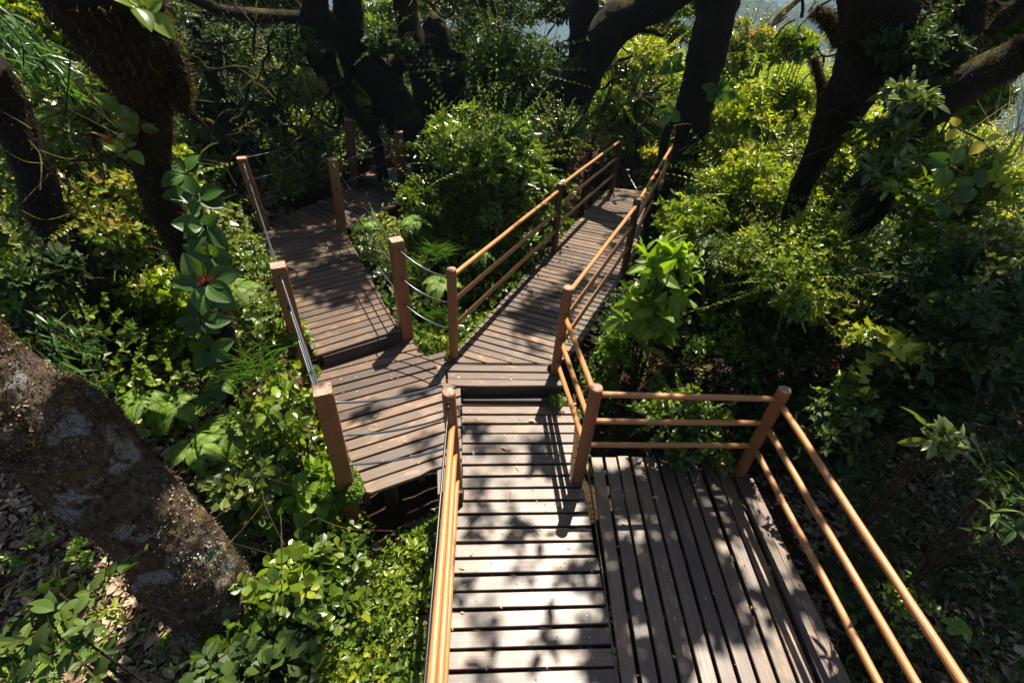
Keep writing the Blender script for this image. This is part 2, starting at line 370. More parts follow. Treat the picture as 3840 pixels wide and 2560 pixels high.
def hillmat():
    m, n, b, out = newmat('forested_mountain')
    g = N(n, 'ShaderNodeNewGeometry'); P_ = g.outputs['Position']
    a = noise_(n, .009, 8, .65, P_); t = noise_(n, .12, 8, .8, P_)
    c = mix(n, ramp(n, [(.4, (0, 0, 0)), (.6, (1, 1, 1))], t.outputs[0]).outputs[0], (.008, .018, .008), (.09, .13, .04)); c = mix(n, ramp(n, [(.42, (0, 0, 0)), (.6, (.7, .7, .7))], a.outputs[0]).outputs[0], c, (.012, .022, .014))
    n.links.new(c, b.inputs['Base Color']); b.inputs['Roughness'].default_value = 1
    bp = N(n, 'ShaderNodeBump'); bp.inputs['Strength'].default_value = 1; bp.inputs['Distance'].default_value = 6
    n.links.new(t.outputs[0], bp.inputs['Height']); n.links.new(bp.outputs[0], b.inputs['Normal'])
    return m
M['hill'] = hillmat()

# ------------------------------------------------------------------ terrain
CTRL = np.array([(-1.5, 1.2, -.42), (-1.2, 2.0, -.45), (-2.2, 2.6, -.42), (-2.9, 4.2, -.25), (-4.6, 6.2, -.05), (-3.9, 8.2, .1), (-4.2, 6.6, -.15), (-3.9, 5.8, -.2), (-6, 5, .35), (-4.8, 3.0, .1), (-8, 8, 1.2),
    (-9, 12, 1.9), (-4.5, 11.5, 1.4), (-.9, 5.0, -.25), (-1.4, 6.5, .05), (-.6, 7.5, .35), (-.2, 9.5, .7), (1, 13, .9), (2, 11, -1.2), (1.2, 10.0, -1.0), (3.6, 11.5, .4), (3.3, 7, .15),
    (2.3, 4.8, -.25), (1.3, 3.9, -.6), (2.6, 3.2, -.6), (4.2, 4.2, .2), (6, 6.5, .75), (4.6, 2, -.6), (2.6, 1.2, -.7), (8, 9, 1.0), (8.5, 5, .4), (10, 14, .9), (15, 13, -1.5), (6, 14, 1.3),
    (0, 19, 1.4), (-6, 18, 1.6), (0, 0, -.6), (-3.5, 1, -.35), (-3.2, 0, -.35), (4, -1, -.7), (1.2, 1.2, -.7), (.5, 2.2, -.8), (-2.6, 5.3, -.4), (1.0, 6.2, -.35), (1.9, 8.2, -.5)])
def ctl(u, v, hd, k=0.): p = at(u, v, hd)[0]; return (p[0], p[1], p[2] - k)
CTRL = np.concatenate([CTRL, np.array([ctl(*a) for a in [(400, 860, 4.7), (240, 700, 5.2), (380, 430, 5.6), (200, 260, 6.2), (130, 1130, 4.1), (600, 1130, 4.2, .1), (1080, 430, 9.2), (860, 330, 9.2), (780, 520, 9.4), (650, 560, 8.8, .3), (1330, 380, 11.5),
    (1850, 760, 7.2), (2330, 480, 12.2), (2400, 340, 13), (2830, 560, 8.6), (2800, 830, 6.9), (3210, 640, 7.6), (2960, 1110, 4.8), (3080, 1000, 5.1), (2640, 1090, 4.9), (3560, 1200, 4.6), (3560, 790, 5.7), (3740, 1050, 5.2), (3760, 800, 6.6), (3180, 1650, 3.8),
    (3700, 1500, 4.6), (3450, 560, 8.5), (3000, 420, 10.5), (2700, 350, 12.5), (60, 800, 5.2), (60, 500, 6.5), (0, 100, 8.5), (700, 150, 13), (1500, 150, 16)]])])
def veg_h(x, y):
    x = np.asarray(x, float); y = np.asarray(y, float)
    d2 = (x[..., None] - CTRL[:, 0]) ** 2 + (y[..., None] - CTRL[:, 1]) ** 2 + .15
    wt = d2 ** -1.6
    return (wt * CTRL[:, 2]).sum(-1) / wt.sum(-1)
def ground_h(x, y):
    x = np.asarray(x, float); y = np.asarray(y, float)
    h = veg_h(x, y); g = np.where(h < -.3, h * .8 - .22, h * .45 - .38)
    r = np.hypot(x, y)
    right = np.clip((x * .8 + y * .35 - 11) / 10, 0, None); far = np.clip((r - 20) / 10, 0, None)
    return g - .9 * right ** 1.5 * 2 - far ** 1.3 * 3.5
DECKS = {}
def ground_mesh():
    rs = np.concatenate([np.linspace(0, 16, 110), np.geomspace(16.5, 420, 60)]); th = np.linspace(0, 2 * math.pi, 181)[:-1]
    RR, TH = np.meshgrid(rs, th, indexing='ij'); X = RR * np.sin(TH); Y = RR * np.cos(TH) + 3
    Z = np.maximum(ground_h(X, Y), -160 + 12 * np.sin(X * .01) + 9 * np.cos(Y * .013))
    Z += .03 * np.sin(X * 5.1 + np.sin(Y * 3)) * np.cos(Y * 4.3) + .02 * np.sin(X * 13) * np.sin(Y * 11)
    V = np.stack([X, Y, Z], -1).reshape(-1, 3); n = len(th); m = len(rs)
    i, j = np.meshgrid(np.arange(m - 1), np.arange(n), indexing='ij')
    Q = np.stack([i * n + j, (i + 1) * n + j, (i + 1) * n + (j + 1) % n, i * n + (j + 1) % n], -1).reshape(-1, 4)
    mb = MB(); mb.V = [V]; mb.L = [Q.ravel()]; mb.C = [np.full(len(Q), 4)]; mb.R = [np.zeros(len(Q))]; mb.M = [np.zeros(len(Q), int)]
    tag(mb.build('ground', M['soil'], smooth=True), kind='structure')
ground_mesh()
def mountain(name, az0, az1, dist, top, depth, seed, base=-170):
    """a mountain range: a real ridge with slopes on both sides"""
    nx, ny = 220, 60; V = []
    for i in range(nx):
        a = R(az0 + (az1 - az0) * i / (nx - 1))
        for j in range(ny):
            t = j / (ny - 1); d = dist + depth * t
            prof = math.sin(math.pi * min(1, t * 1.05)) ** .8 if t < .95 else 0
            x, y = d * math.sin(a), d * math.cos(a)
            nn = noise.fractal(Vector((x * .0022 + seed, y * .0022, 0)), .9, 2.1, 6)
            rid = noise.ridged_multi_fractal(Vector((x * .004, y * .004, seed)), .8, 2.2, 5, 1, 2)
            z = base + (top - base) * prof * (1 + .28 * nn) + 55 * rid * prof + 3.0 * noise.noise(Vector((x * .07, y * .07, 2)))
            V.append((x, y, z))
    Fq = [(i * ny + j, (i + 1) * ny + j, (i + 1) * ny + j + 1, i * ny + j + 1) for i in range(nx - 1) for j in range(ny - 1)]
    mb = MB(); mb.add(V, Fq); return tag(mb.build(name, M['hill'], smooth=True), kind='structure')
mountain('mountain', -60, 85, 850, -30, 900, 3.1, -300)
mountain('mountain', -80, 100, 1750, -40, 700, 7.7, -400)
mountain('mountain', 10, 75, 330, -75, 400, 12.3, -170)

# ------------------------------------------------------------------ boardwalk decks
def clip(poly, n, c, keep):
    out = []
    for i in range(len(poly)):
        a, b = poly[i], poly[(i + 1) % len(poly)]; da = (np.dot(a, n) - c) * keep; db = (np.dot(b, n) - c) * keep
        if da >= 0: out.append(a)
        if da * db < 0: t = da / (da - db); out.append(a + (b - a) * t)
    return out
def prism(mb, poly, z0, z1, ch=.004, rnd=0., dirv=None, tilt=0.):
    """board: polygon outline from z0 to z1 with a small chamfer; uv along dirv"""
    n = len(poly)
    area = sum(poly[i][0] * poly[(i + 1) % n][1] - poly[(i + 1) % n][0] * poly[i][1] for i in range(n))
    if abs(area) < 2e-3: return
    if area < 0: poly = poly[::-1]
    inner = []
    for i in range(n):
        p, a, b = poly[i], poly[i - 1], poly[(i + 1) % n]
        e1 = nrm(p - a); e2 = nrm(b - p); n1 = np.array([-e1[1], e1[0]]); n2 = np.array([-e2[1], e2[0]])
        bis = n1 + n2; l = np.dot(bis, bis); inner.append(p + (bis * (2 * ch / l) if l > .4 else n1 * ch))
    c0 = sum(poly) / n
    zz = lambda p, z: z + tilt * np.dot(p - c0, dirv)
    V = [(p[0], p[1], z0) for p in poly] + [(p[0], p[1], zz(p, z1 - ch)) for p in poly] + [(p[0], p[1], zz(p, z1)) for p in inner]
    Fs = [tuple(range(2 * n, 3 * n)), tuple(range(n))[::-1]]
    for i in range(n):
        j = (i + 1) % n; Fs += [(i, j, n + j, n + i), (n + i, n + j, 2 * n + j, 2 * n + i)]
    off = np.array([rng.random() * 40, rng.random() * 40]); pr = np.array([-dirv[1], dirv[0]])
    uvs = [(np.dot(V[k][:2], dirv) + off[0], np.dot(V[k][:2], pr) + V[k][2] + off[1]) for f in Fs for k in f]
    mb.add(V, Fs, rnd, uvs)
def decking(mb, poly, ang, pitch, gap, z, th=.032, phase=0., wander=0.0):
    poly = [np.array(p, float) for p in poly]; d = np.array([math.cos(R(ang)), math.sin(R(ang))]); n = np.array([-d[1], d[0]])
    cs = [np.dot(p, n) for p in poly]; lo_, hi = min(cs), max(cs); c = lo_ + phase
    while c < hi:
        da = R(rng.normal(0, .22 + wander)); d2 = np.array([math.cos(R(ang) + da), math.sin(R(ang) + da)]); n2 = np.array([-d2[1], d2[0]])
        mid = sum(poly) / len(poly); off = np.dot(mid, n2) - np.dot(mid, n)
        q = clip(clip(poly, n2, c + gap / 2 + off + rng.normal(0, .0012), 1), n2, c + pitch - gap / 2 + off + rng.normal(0, .0012), -1)
        if len(q) >= 3:
            e = rng.normal(0, .006, 2); q = [p + d2 * (e[0] if np.dot(p - mid, d2) > 0 else e[1]) for p in q]
            prism(mb, q, z - th, z + rng.normal(0, .0015), rnd=float(np.clip(rng.normal(.5, .28), 0, 1)), dirv=d2, tilt=rng.normal(0, .0006))
        c += pitch
def beam(mb, a, b, z0, z1, w_):
    a = np.array(a, float); b = np.array(b, float); d = nrm(b - a); p = np.array([-d[1], d[0]]) * w_ / 2
    prism(mb, [a - p, b - p, b + p, a + p], z0, z1, .003, rng.random(), d)
def nails(mb, poly, ang, pitch, z, phase, lines):
    """screw heads where the boards cross the joists"""
    poly = [np.array(p, float) for p in poly]; d = np.array([math.cos(R(ang)), math.sin(R(ang))]); n = np.array([-d[1], d[0]])
    cs = [np.dot(p, n) for p in poly]; c = min(cs) + phase + pitch / 2
    while c < max(cs) - pitch / 2:
        for t in lines:
            p = d * (t + rng.normal(0, .004)) + n * (c + rng.normal(0, .008)); q = [(p[0] + .0045 * math.cos(a), p[1] + .0045 * math.sin(a), z + .0025) for a in np.arange(6) * math.pi / 3]
            mb.add(q, [tuple(range(6))], .5, [(0, 0)] * 6, 1)
        c += pitch
steel = paint('screw_steel', (.5, .48, .45), (.7, .68, .65), (.2, .15, .1), .4, .6)

def section(name, label, polys, z, beams, legs=(), screw=None):
    """polys: (outline, board angle, pitch, gap, phase)"""
    c = np.mean([p for P_ in polys for p in P_[0]], axis=0); t = thing(name, label, 'boardwalk', (c[0], c[1], z))
    for P_ in polys:
        mb = MB(); decking(mb, P_[0], P_[1], P_[2], P_[3], z, phase=P_[4])
        if screw: nails(mb, *screw)
        mb.build('deck_boards', [M['deck'], steel], t)
    for a, b, z0, z1, ww in beams:
        mb = MB(); beam(mb, a, b, z0, z1, ww); mb.build('frame_beam', M['beam'], t)
    for (x, y) in legs:
        mb = MB(); beam(mb, (x - .05, y), (x + .05, y), float(ground_h(x, y)) - .3, z - .18, .1); mb.build('support_leg', M['beam'], t)
    for P_ in polys: DECKS[name + label + str(P_[1])] = [np.array(p) for p in P_[0]]
    return t
WALK = [(-.478, 3.50), (-.33, 2.32), (-.385, 2.25), (-.18, -1.6), (.98, -1.6), (.787, 1.13), (.675, 2.56), (.56, 2.62), (.70, 3.60)]
section('boardwalk', 'lower boardwalk of crosswise boards running from the bottom of the photo up to the step', [(WALK, 4.3, .122, .022, .03)], 0.0,
        [((-.30, 3.3), (-.02, -1.5), -.16, -.034, .05), ((.50, 3.4), (.78, -1.5), -.16, -.034, .05), ((.12, 3.3), (.38, -1.5), -.16, -.034, .05)], [(-.2, 2.2), (.6, 2.2), (.1, .4)],
        screw=(WALK[:4] + WALK[4:7], 4.3, .122, 0, .03, (-.12, .32, .72)))
PL = [(.70, 2.90), (.735, 2.62), (.805, -1.6), (2.09, -1.6), (2.02, 2.35), (2.0, 2.985)]
t = section('viewing_platform', 'side platform of lengthwise boards beside the lower boardwalk, inside the corner railing', [(PL, 90.9, .1255, .024, .01)], 0.004,
            [((.75, 2.75), (1.98, 2.83), -.17, -.03, .05), ((.78, 1.95), (2.0, 2.03), -.17, -.03, .05), ((.8, 1.55), (2.0, 1.58), -.17, -.03, .05), ((.8, .6), (2.05, .66), -.17, -.03, .05)], [(1.2, 2.7), (1.9, 1.9), (1.5, .6)])
mb = MB(); prism(mb, [np.array(p) for p in [(2.035, 2.74), (2.105, -1.6), (2.235, -1.6), (2.12, 2.74)]], -.03, .012, .004, .35, np.array([0, 1.]))
mb.build('border_board', M['deck'], t)
mb = MB(); prism(mb, [np.array(p) for p in [(2.125, 2.76), (2.24, -1.6), (2.37, -1.6), (2.19, 2.76)]], -.03, .004, .004, .7, np.array([0, 1.]))
mb.build('border_board', M['deck'], t)
LL = [(-1.99, 3.58), (-1.96, 3.74), (-1.117, 4.30), (-.914, 3.985), (-.715, 4.10), (-.70, 3.96), (-.64, 3.60), (-.48, 3.53), (-.375, 2.66), (-.47, 2.60), (-.62, 2.53), (-.918, 2.283), (-1.08, 2.285)]
t = section('boardwalk', 'left landing of slanting boards where the two walkways fork, fenced by sagging cables', [(LL, 28.0, .124, .02, .05)], .17,
            [((-1.97, 3.55), (-1.09, 2.30), -.02, .13, .045), ((-.345, 2.35), (-.50, 3.50), .0, .137, .03), ((-1.5, 3.85), (-.70, 2.55), -.02, .13, .05)], [(-1.6, 3.2), (-1.0, 2.6), (-.7, 3.5)])
for poly, rr in (([(-.455, 2.58), (-.395, 2.61), (-.345, 2.32), (-.415, 2.32)], .6), ([(-.56, 2.53), (-.475, 2.57), (-.435, 2.31), (-.52, 2.30)], .3), ([(-.70, 3.93), (-.635, 3.60), (-.68, 3.58), (-.79, 3.88)], .8)):
    mb = MB(); prism(mb, [np.array(p) for p in poly], .14, .174, .003, rr, np.array([0, 1.])); mb.build('filler_board', M['deck'], t)
CL = [(-.685, 3.90), (-.612, 3.575), (-.47, 3.56), (.535, 3.655), (.55, 3.74), (.385, 3.87), (.41, 3.965)]
section('boardwalk', 'middle landing of three crosswise boards just above the dark step', [(CL, 3.6, .112, .012, .0)], .17,
        [((-.47, 3.575), (.53, 3.675), .005, .137, .05), ((-.6, 3.9), (.4, 3.95), 0, .13, .05)], [(.4, 3.8)])
mb = MB(); beam(mb, (-.46, 3.525), (.60, 3.60), -.13, .04, .06)
tt = thing('step_ledge', 'dirty mossy timber ledge at the foot of the dark step', 'step', (0, 3.5, 0)); mb.build('ledge_beam', M['beam'], tt)
RP = [(-.60, 3.915), (.30, 3.985), (.41, 3.975), (.62, 4.10), (.865, 4.58), (1.27, 5.487), (1.78, 6.62), (2.46, 8.98), (1.62, 9.15), (.425, 6.54), (-.21, 5.05), (-.60, 4.15)]
RP2 = [(1.60, 9.17), (2.47, 9.0), (2.52, 9.34), (1.80, 9.47)]
section('boardwalk', 'right walkway of dark glossy boards running away between orange round rails', [(RP, -19.6, .112, .02, .02), (RP2, -8, .13, .02, .0)], .17,
        [((-.52, 4.2), (1.70, 9.1), -.02, .13, .05), ((.55, 4.2), (2.38, 8.9), -.02, .13, .05)], [(0, 5.2), (.9, 5.1), (1.1, 7.6), (1.9, 7.4)])
LP = [(-1.945, 3.70), (-1.215, 4.20), (-2.52, 6.52), (-2.62, 6.66), (-3.67, 6.44), (-3.64, 6.29)]
section('boardwalk', 'left walkway of brown boards one step above the left landing, partly shaded', [(LP, 34.8, .1185, .018, .01)], .34,
        [((-1.90, 3.745), (-1.225, 4.205), .14, .305, .04), ((-1.95, 3.80), (-3.55, 6.3), .14, .30, .05), ((-1.3, 4.3), (-2.5, 6.5), .14, .30, .05)], [(-2.3, 4.8), (-2.0, 5.2), (-3.1, 6.0)])
DP = [(-3.68, 6.46), (-3.73, 6.73), (-3.308, 7.495), (-3.127, 7.825), (-2.868, 8.36), (-2.07, 8.12), (-1.95, 7.70), (-2.50, 6.66), (-2.64, 6.68)]
section('boardwalk', 'shaded turning deck at the far end of the left walkway, boards set at a slant', [(DP, -36, .125, .02, .02)], .344,
        [((-3.66, 6.6), (-2.86, 8.3), .14, .30, .05), ((-2.5, 6.75), (-2.0, 7.9), .14, .30, .05)], [(-3.2, 7.2)])
UP = [(-2.87, 8.40), (-2.06, 8.16), (-1.55, 8.55), (-1.35, 9.6), (-2.1, 9.75), (-2.35, 9.0)]
section('boardwalk', 'farthest dark deck one step up beneath the big leaning trunk', [(UP, -33, .125, .02, .02)], .51,
        [((-2.85, 8.385), (-2.08, 8.155), .30, .475, .04)], [(-2.2, 8.8)])
LOW = [(1.40, 10.0), (2.0, 10.1), (2.12, 11.6), (1.95, 12.9), (1.70, 12.9), (1.52, 11.2)]
section('boardwalk', 'low sunlit plank path seen behind the far rails of the right walkway', [(LOW, 2, .13, .02, 0)], -.6, [((1.45, 10.1), (1.7, 12.8), -.75, -.64, .05)], [(1.8, 11)])

# ------------------------------------------------------------------ railings and cable fences
def round_post(parent, base, top, r, mat, capm):
    base = np.array(base, float); top = np.array(top, float)
    mb = MB(); n = 20; zs = [0, .5, .97, .992, 1]; rs = [1.02, 1.0, 1.0, .985, .90]
    V = []; ax = top - base
    for z, k in zip(zs, rs):
        c = base + ax * z
        for j in range(n):
            a = 2 * math.pi * j / n; wob = 1 + .02 * math.sin(3 * a + z * 5)
            V.append(c + np.array([math.cos(a), math.sin(a), 0]) * r * k * wob)
    V.append(top + np.array([0, 0, .003]))
    Fq = [(i * n + j, i * n + (j + 1) % n, (i + 1) * n + (j + 1) % n, (i + 1) * n + j) for i in range(4) for j in range(n)]
    mats = [0] * len(Fq); Fq += [(4 * n + j, 4 * n + (j + 1) % n, 5 * n) for j in range(n)]; mats += [1] * n
    mb.add(V, Fq, 0, mat=mats)
    return mb.build('post', [mat, capm], parent, smooth=True)
def square_post(parent, base, top, hw, rot, mat, capm):
    base = np.array(base, float); top = np.array(top, float); mb = MB(); V = []; c, s = math.cos(R(rot)), math.sin(R(rot))
    ch = .008; prof = [(-hw + ch, -hw), (hw - ch, -hw), (hw, -hw + ch), (hw, hw - ch), (hw - ch, hw), (-hw + ch, hw), (-hw, hw - ch), (-hw, -hw + ch)]
    ax = top - base
    for z, k in ((0, 1), (.99, 1), (1, .93)):
        for x, y in prof:
            x *= k; y *= k; V.append(base + ax * z + np.array([x * c - y * s, x * s + y * c, 0]))
    Fq = [(i * 8 + j, i * 8 + (j + 1) % 8, (i + 1) * 8 + (j + 1) % 8, (i + 1) * 8 + j) for i in range(2) for j in range(8)] + [tuple(16 + j for j in range(8))]
    mb.add(V, Fq, 0, mat=[0] * 16 + [1]); return mb.build('post', [mat, capm], parent)
def rail(parent, a, b, r=.023, mat=None, name='rail'):
    a = np.array(a, float); b = np.array(b, float); mb = MB(); L = np.linalg.norm(b - a); n = max(8, int(L / .12)); ph = rng.random() * 6
    pts = [a + (b - a) * i / n + np.array([0, 0, .002 * math.sin(i * .7 + ph)]) for i in range(n + 1)]
    tube(mb, pts, [r * (1 + .025 * math.sin(i * 1.3 + ph) * math.sin(i * .41)) for i in range(n + 1)], 14, True, uv=.12)
    return mb.build(name, mat or M['rail'], parent, smooth=True)
def cable(parent, a, b, sag, r=.0065):
    a = np.array(a, float); b = np.array(b, float); mb = MB(); n = 18
    ts = [0, .012, .0125] + [i / n for i in range(1, n)] + [.9875, .988, 1]
    tube(mb, [a + (b - a) * q - np.array([0, 0, sag * 4 * q * (1 - q)]) for q in ts], [r * 2.1 if (q <= .012 or q >= .988) else r for q in ts], 8, True)
    return mb.build('cable', M['cable'], parent, smooth=True)
def stain(parent, p, r=.012):
    mb = MB(); tube(mb, [p - np.array([0, .001, 0]), p + np.array([0, .001, 0])], r, 10, True); return mb

PI_ = {'G': (-.378, 2.386, -.427, 2.495), 'I': (.632, 2.648, .632, 2.624), 'J': (2.095, 2.818, 2.036, 2.715), 'H': (.467, 3.867, .488, 3.86), 'F': (-.612, 4.022, -.602, 4.012),
       'K': (.555, 6.614, .537, 6.612), 'M': (1.537, 6.176, 1.529, 6.189), 'L': (1.746, 9.227, 1.74, 9.205), 'A': (-1.262, 2.36, -1.253, 2.358), 'E': (-1.181, 4.319, -1.178, 4.32),
       'B': (-2.062, 3.672, -2.052, 3.667), 'C': (-3.681, 6.522, -3.721, 6.498), 'D': (-2.593, 6.626, -2.56, 6.645), 'N': (-2.86, 8.24, -2.80, 8.24), 'O': (-2.0, 8.13, -1.98, 8.1)}
ZT = {'G': 1.1, 'I': 1.1, 'J': 1.1, 'H': 1.19, 'F': 1.23, 'K': 1.19, 'M': 1.19, 'L': 1.19, 'A': 1.19, 'E': 1.35, 'B': 1.37, 'C': 1.34, 'D': 1.34, 'N': 1.46, 'O': 1.36}
ZB = {'G': 0, 'I': 0, 'J': 0, 'H': .17, 'F': .17, 'K': .17, 'M': .17, 'L': .17, 'A': .17, 'E': .17, 'B': .17, 'C': .34, 'D': .34, 'N': .40, 'O': .40}
def pz(k, z):
    """point on the axis of post k at height z"""
    x0, y0, x1, y1 = PI_[k]; t = (z - ZB[k]) / (ZT[k] - ZB[k]); return np.array([x0 + (x1 - x0) * t, y0 + (y1 - y0) * t, z])
def foot(k, dz=.5): return pz(k, ZB[k] - dz)
SQ = .062
# right-hand railing: far end - M - H - I - J - off the bottom of the photo
t = thing('railing', 'orange round railing with a corner, right of the walkways and round the side platform', 'railing', (1.2, 3, 0))
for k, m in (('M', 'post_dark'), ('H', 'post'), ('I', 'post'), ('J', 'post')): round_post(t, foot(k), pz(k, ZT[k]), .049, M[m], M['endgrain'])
XF = np.array([2.66, 9.05]); round_post(t, (2.66, 9.05, -.5), (2.66, 9.05, 1.25), .049, M['post_dark'], M['endgrain'])
XE = np.array([2.34, -1.4]); round_post(t, (2.34, -1.4, -.5), (2.34, -1.4, 1.1), .049, M['post'], M['endgrain'])
for z0, z1 in ((1.12, 1.12), (.82, .83), (.52, .54)): rail(t, (XF[0], XF[1], z0 + .03), pz('M', z1))
for z0, z1 in ((1.10, 1.10), (.82, .80), (.52, .50)): rail(t, pz('M', z0), pz('H', z1))
for z0, z1 in ((.90, 1.02), (.60, .73), (.32, .45)): rail(t, pz('H', z0) + [0.0, -.03, 0], pz('I', z1))
for z0, z1 in ((1.03, .99), (.74, .70), (.46, .40)): rail(t, pz('I', z0), pz('J', z1), .0235)
for z0, z1 in ((.965, .96), (.675, .67), (.385, .38)): rail(t, pz('J', z0), (XE[0] - .05, XE[1], z1), .025)
# middle railing F - K - L
t = thing('railing', 'orange round railing on the left side of the right walkway', 'railing', (.5, 6, .17))
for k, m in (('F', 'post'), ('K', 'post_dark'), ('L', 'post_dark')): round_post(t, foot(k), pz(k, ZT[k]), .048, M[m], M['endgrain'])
for z0, z1 in ((1.15, 1.09), (.86, .79), (.56, .50)): rail(t, pz('F', z0), pz('K', z1))
for z0, z1 in ((1.15, 1.11), (.87, .81), (.58, .51)): rail(t, pz('K', z0), pz('L', z1))
# left front railing G - off the bottom
t = thing('railing', 'orange round railing along the left edge of the lower boardwalk, seen from above', 'railing', (-.35, 1.5, 0))
round_post(t, foot('G'), pz('G', ZT['G']), .049, M['post'], M['endgrain']); round_post(t, (-.16, -.9, -.5), (-.16, -.9, 1.1), .049, M['post'], M['endgrain'])
for z0, x1 in ((.82, -.175), (.54, -.168), (.26, -.178)):
    a = pz('G', z0); e = np.array([{.82: -.290, .54: -.276, .26: -.280}[z0], {.82: .835, .54: .92, .26: 1.0}[z0], z0]); a[0] += .01
    rail(t, a, a + (e - a) * 2.05, .0235)
a = pz('G', 1.02) + [-.0, -.04, 0]; e = np.array([-.315, .80, .86]); cable(t, a, a + (e - a) * 2, .0, .008).data.materials[0] = M['cable_black']
# outer cable fence A - B - C - N
t = thing('cable_fence', 'square brown posts strung with cables along the outer left side of the left walkway', 'fence', (-2.5, 5, .3))
square_post(t, foot('A'), pz('A', ZT['A']), .064, 24, M['post'], M['endgrain']); square_post(t, foot('B', .7), pz('B', ZT['B']), .064, 27, M['post'], M['endgrain'])
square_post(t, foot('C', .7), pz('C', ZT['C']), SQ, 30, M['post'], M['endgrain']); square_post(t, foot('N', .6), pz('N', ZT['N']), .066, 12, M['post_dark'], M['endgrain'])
for z0, z1 in ((1.10, 1.15), (.77, .86), (.44, .57)):
    cable(t, pz('A', z0) + [.05, -.03, 0], pz('G', z1) + [-.04, 0, 0], .045, .0085)
for z0, z1 in ((1.29, 1.08), (.97, .76), (.65, .44)): cable(t, pz('B', z0) + [.03, -.055, 0], pz('A', z1) + [-.04, .05, 0], .055, .009)
for z0, z1 in ((1.26, 1.29), (.95, .97), (.63, .65)): cable(t, pz('C', z0) + [.03, -.05, 0], pz('B', z1) + [-.03, .05, 0], .05, .008)
for z0, z1 in ((1.33, 1.38), (1.04, 1.08), (.73, .77)): cable(t, pz('C', z0) + [.05, .05, 0], pz('N', z1) + [-.05, -.03, 0], .05, .0075)
for z1 in (1.42, 1.13, .84): cable(t, pz('N', z1), (-1.35, 8.9, z1 + .16), .03, .0075)
# inner cable fence F - E - D - O
t = thing('cable_fence', 'square brown posts strung with cables between the left walkway and the ferny gap', 'fence', (-1.8, 6, .3))
square_post(t, foot('E'), pz('E', ZT['E']), .064, 30, M['post'], M['endgrain']); square_post(t, foot('D'), pz('D', ZT['D']), SQ, 30, M['post'], M['endgrain'])
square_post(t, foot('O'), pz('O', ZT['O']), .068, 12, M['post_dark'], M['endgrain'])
for z0, z1 in ((1.27, 1.14), (.95, .85), (.64, .54)): cable(t, pz('E', z0) + [.03, -.06, 0], pz('F', z1) + [-.045, 0, 0], .05, .0085)
for z0, z1 in ((1.28, 1.27), (.96, .97), (.63, .66)): cable(t, pz('D', z0) + [.02, -.06, 0], pz('E', z1) + [-.03, .06, 0], .035, .008)
for z0, z1 in ((1.27, 1.30), (.98, 1.0), (.66, .72)): cable(t, pz('D', z0) + [.05, .04, 0], pz('O', z1) + [-.06, -.04, 0], .03, .0075)
# rope fence of the low plank path
t = thing('rope_fence', 'short round posts with grey ropes beside the low plank path in the distance', 'fence', (1.9, 11, -.6))
LPS = [((1.40, 10.05), 0.55), ((1.53, 11.7), .62), ((2.62, 12.1), -.05), ((1.57, 10.6), -.08)]
def on(u, v, hd): return at(u, v, hd)[0]
q = [on(2225, 508, 12.2), on(2355, 636, 10.9), on(2199, 640, 10.3), on(2221, 706, 10.6)]
for p in q: round_post(t, (p[0], p[1], -1.3), p, .045, M['post_dark'], M['endgrain'])
for dz in (.06, .36): cable(t, q[0] - [0, 0, dz], q[1] - [0, 0, dz], .02, .010); cable(t, q[1] - [0, 0, dz], on(2400, 715, 10.4) - [0, 0, dz], .02, .010)
for dz in (.1, .4): cable(t, q[2] - [0, 0, dz], q[3] - [0, .2, dz], .02, .010); cable(t, q[2] - [0, 0, dz], q[0] - [.2, 0, .6 + dz], .02, .010)

# ------------------------------------------------------------------ trees
TREES = {}
def trunk_mesh(mb, P, rad, seg=28, sub=10, lump=.10, seed=0, flare=True):
    Q = spline(P, sub); rr = [float(r[0]) for r in spline([np.array([r]) for r in rad], sub)]
    n = len(Q); e = None; V = []
    for i in range(n):
        t = nrm(Q[min(i + 1, n - 1)] - Q[max(i - 1, 0)])
        if e is None: e = nrm(np.cross(t, np.array([0.3, 1, .1])))
        e = nrm(e - t * np.dot(e, t)); g = np.cross(t, e)
        for j in range(seg):
            a = 2 * math.pi * j / seg; d = e * math.cos(a) + g * math.sin(a); p = Q[i] + d * rr[i]
            pp = p * np.array([1, 1, .45]); rg = (1 - abs(noise.noise(Vector((pp * 9 + seed).tolist())))) ** 3 * .22 + (1 - abs(noise.noise(Vector((pp * 24 + seed).tolist())))) ** 4 * .10; k = rg * lump * 1.6 + noise.noise(Vector((p * 1.9 + seed).tolist())) * lump * 1.6 + noise.noise(Vector((p * 5.3 + seed).tolist())) * lump * .8 + noise.noise(Vector((p * 14 + seed).tolist())) * lump * .35
            V.append(Q[i] + d * rr[i] * (1 + k))
    Fq = [(i * seg + j, i * seg + (j + 1) % seg, (i + 1) * seg + (j + 1) % seg, (i + 1) * seg + j) for i in range(n - 1) for j in range(seg)]
    Fq += [tuple(range(seg))[::-1], tuple((n - 1) * seg + j for j in range(seg))]
    mb.add(V, Fq); return np.array(V), Q, rr
def hairs(mb, V, C, n, L, down=.6, wid=.05, jit=.5, tpl='lance'):
    """moss or root hairs on a surface: V surface points, C centres"""
    i = rng.integers(0, len(V), n); d = nrm(V[i] - C[i] + rng.normal(0, .02, (n, 3))); d = d + rng.normal(0, jit, (n, 3)); d[:, 2] -= down
    nn = rng.normal(0, 1, (n, 3)); sz = L * rng.uniform(.4, 1.4, n); mb.scatter(LF[tpl], V[i], d, nn, sz, sz * wid * 7)
def drop(P, below=.35):
    x, y = P[0], P[1]; return np.array([x, y, float(ground_h(x, y)) - below])
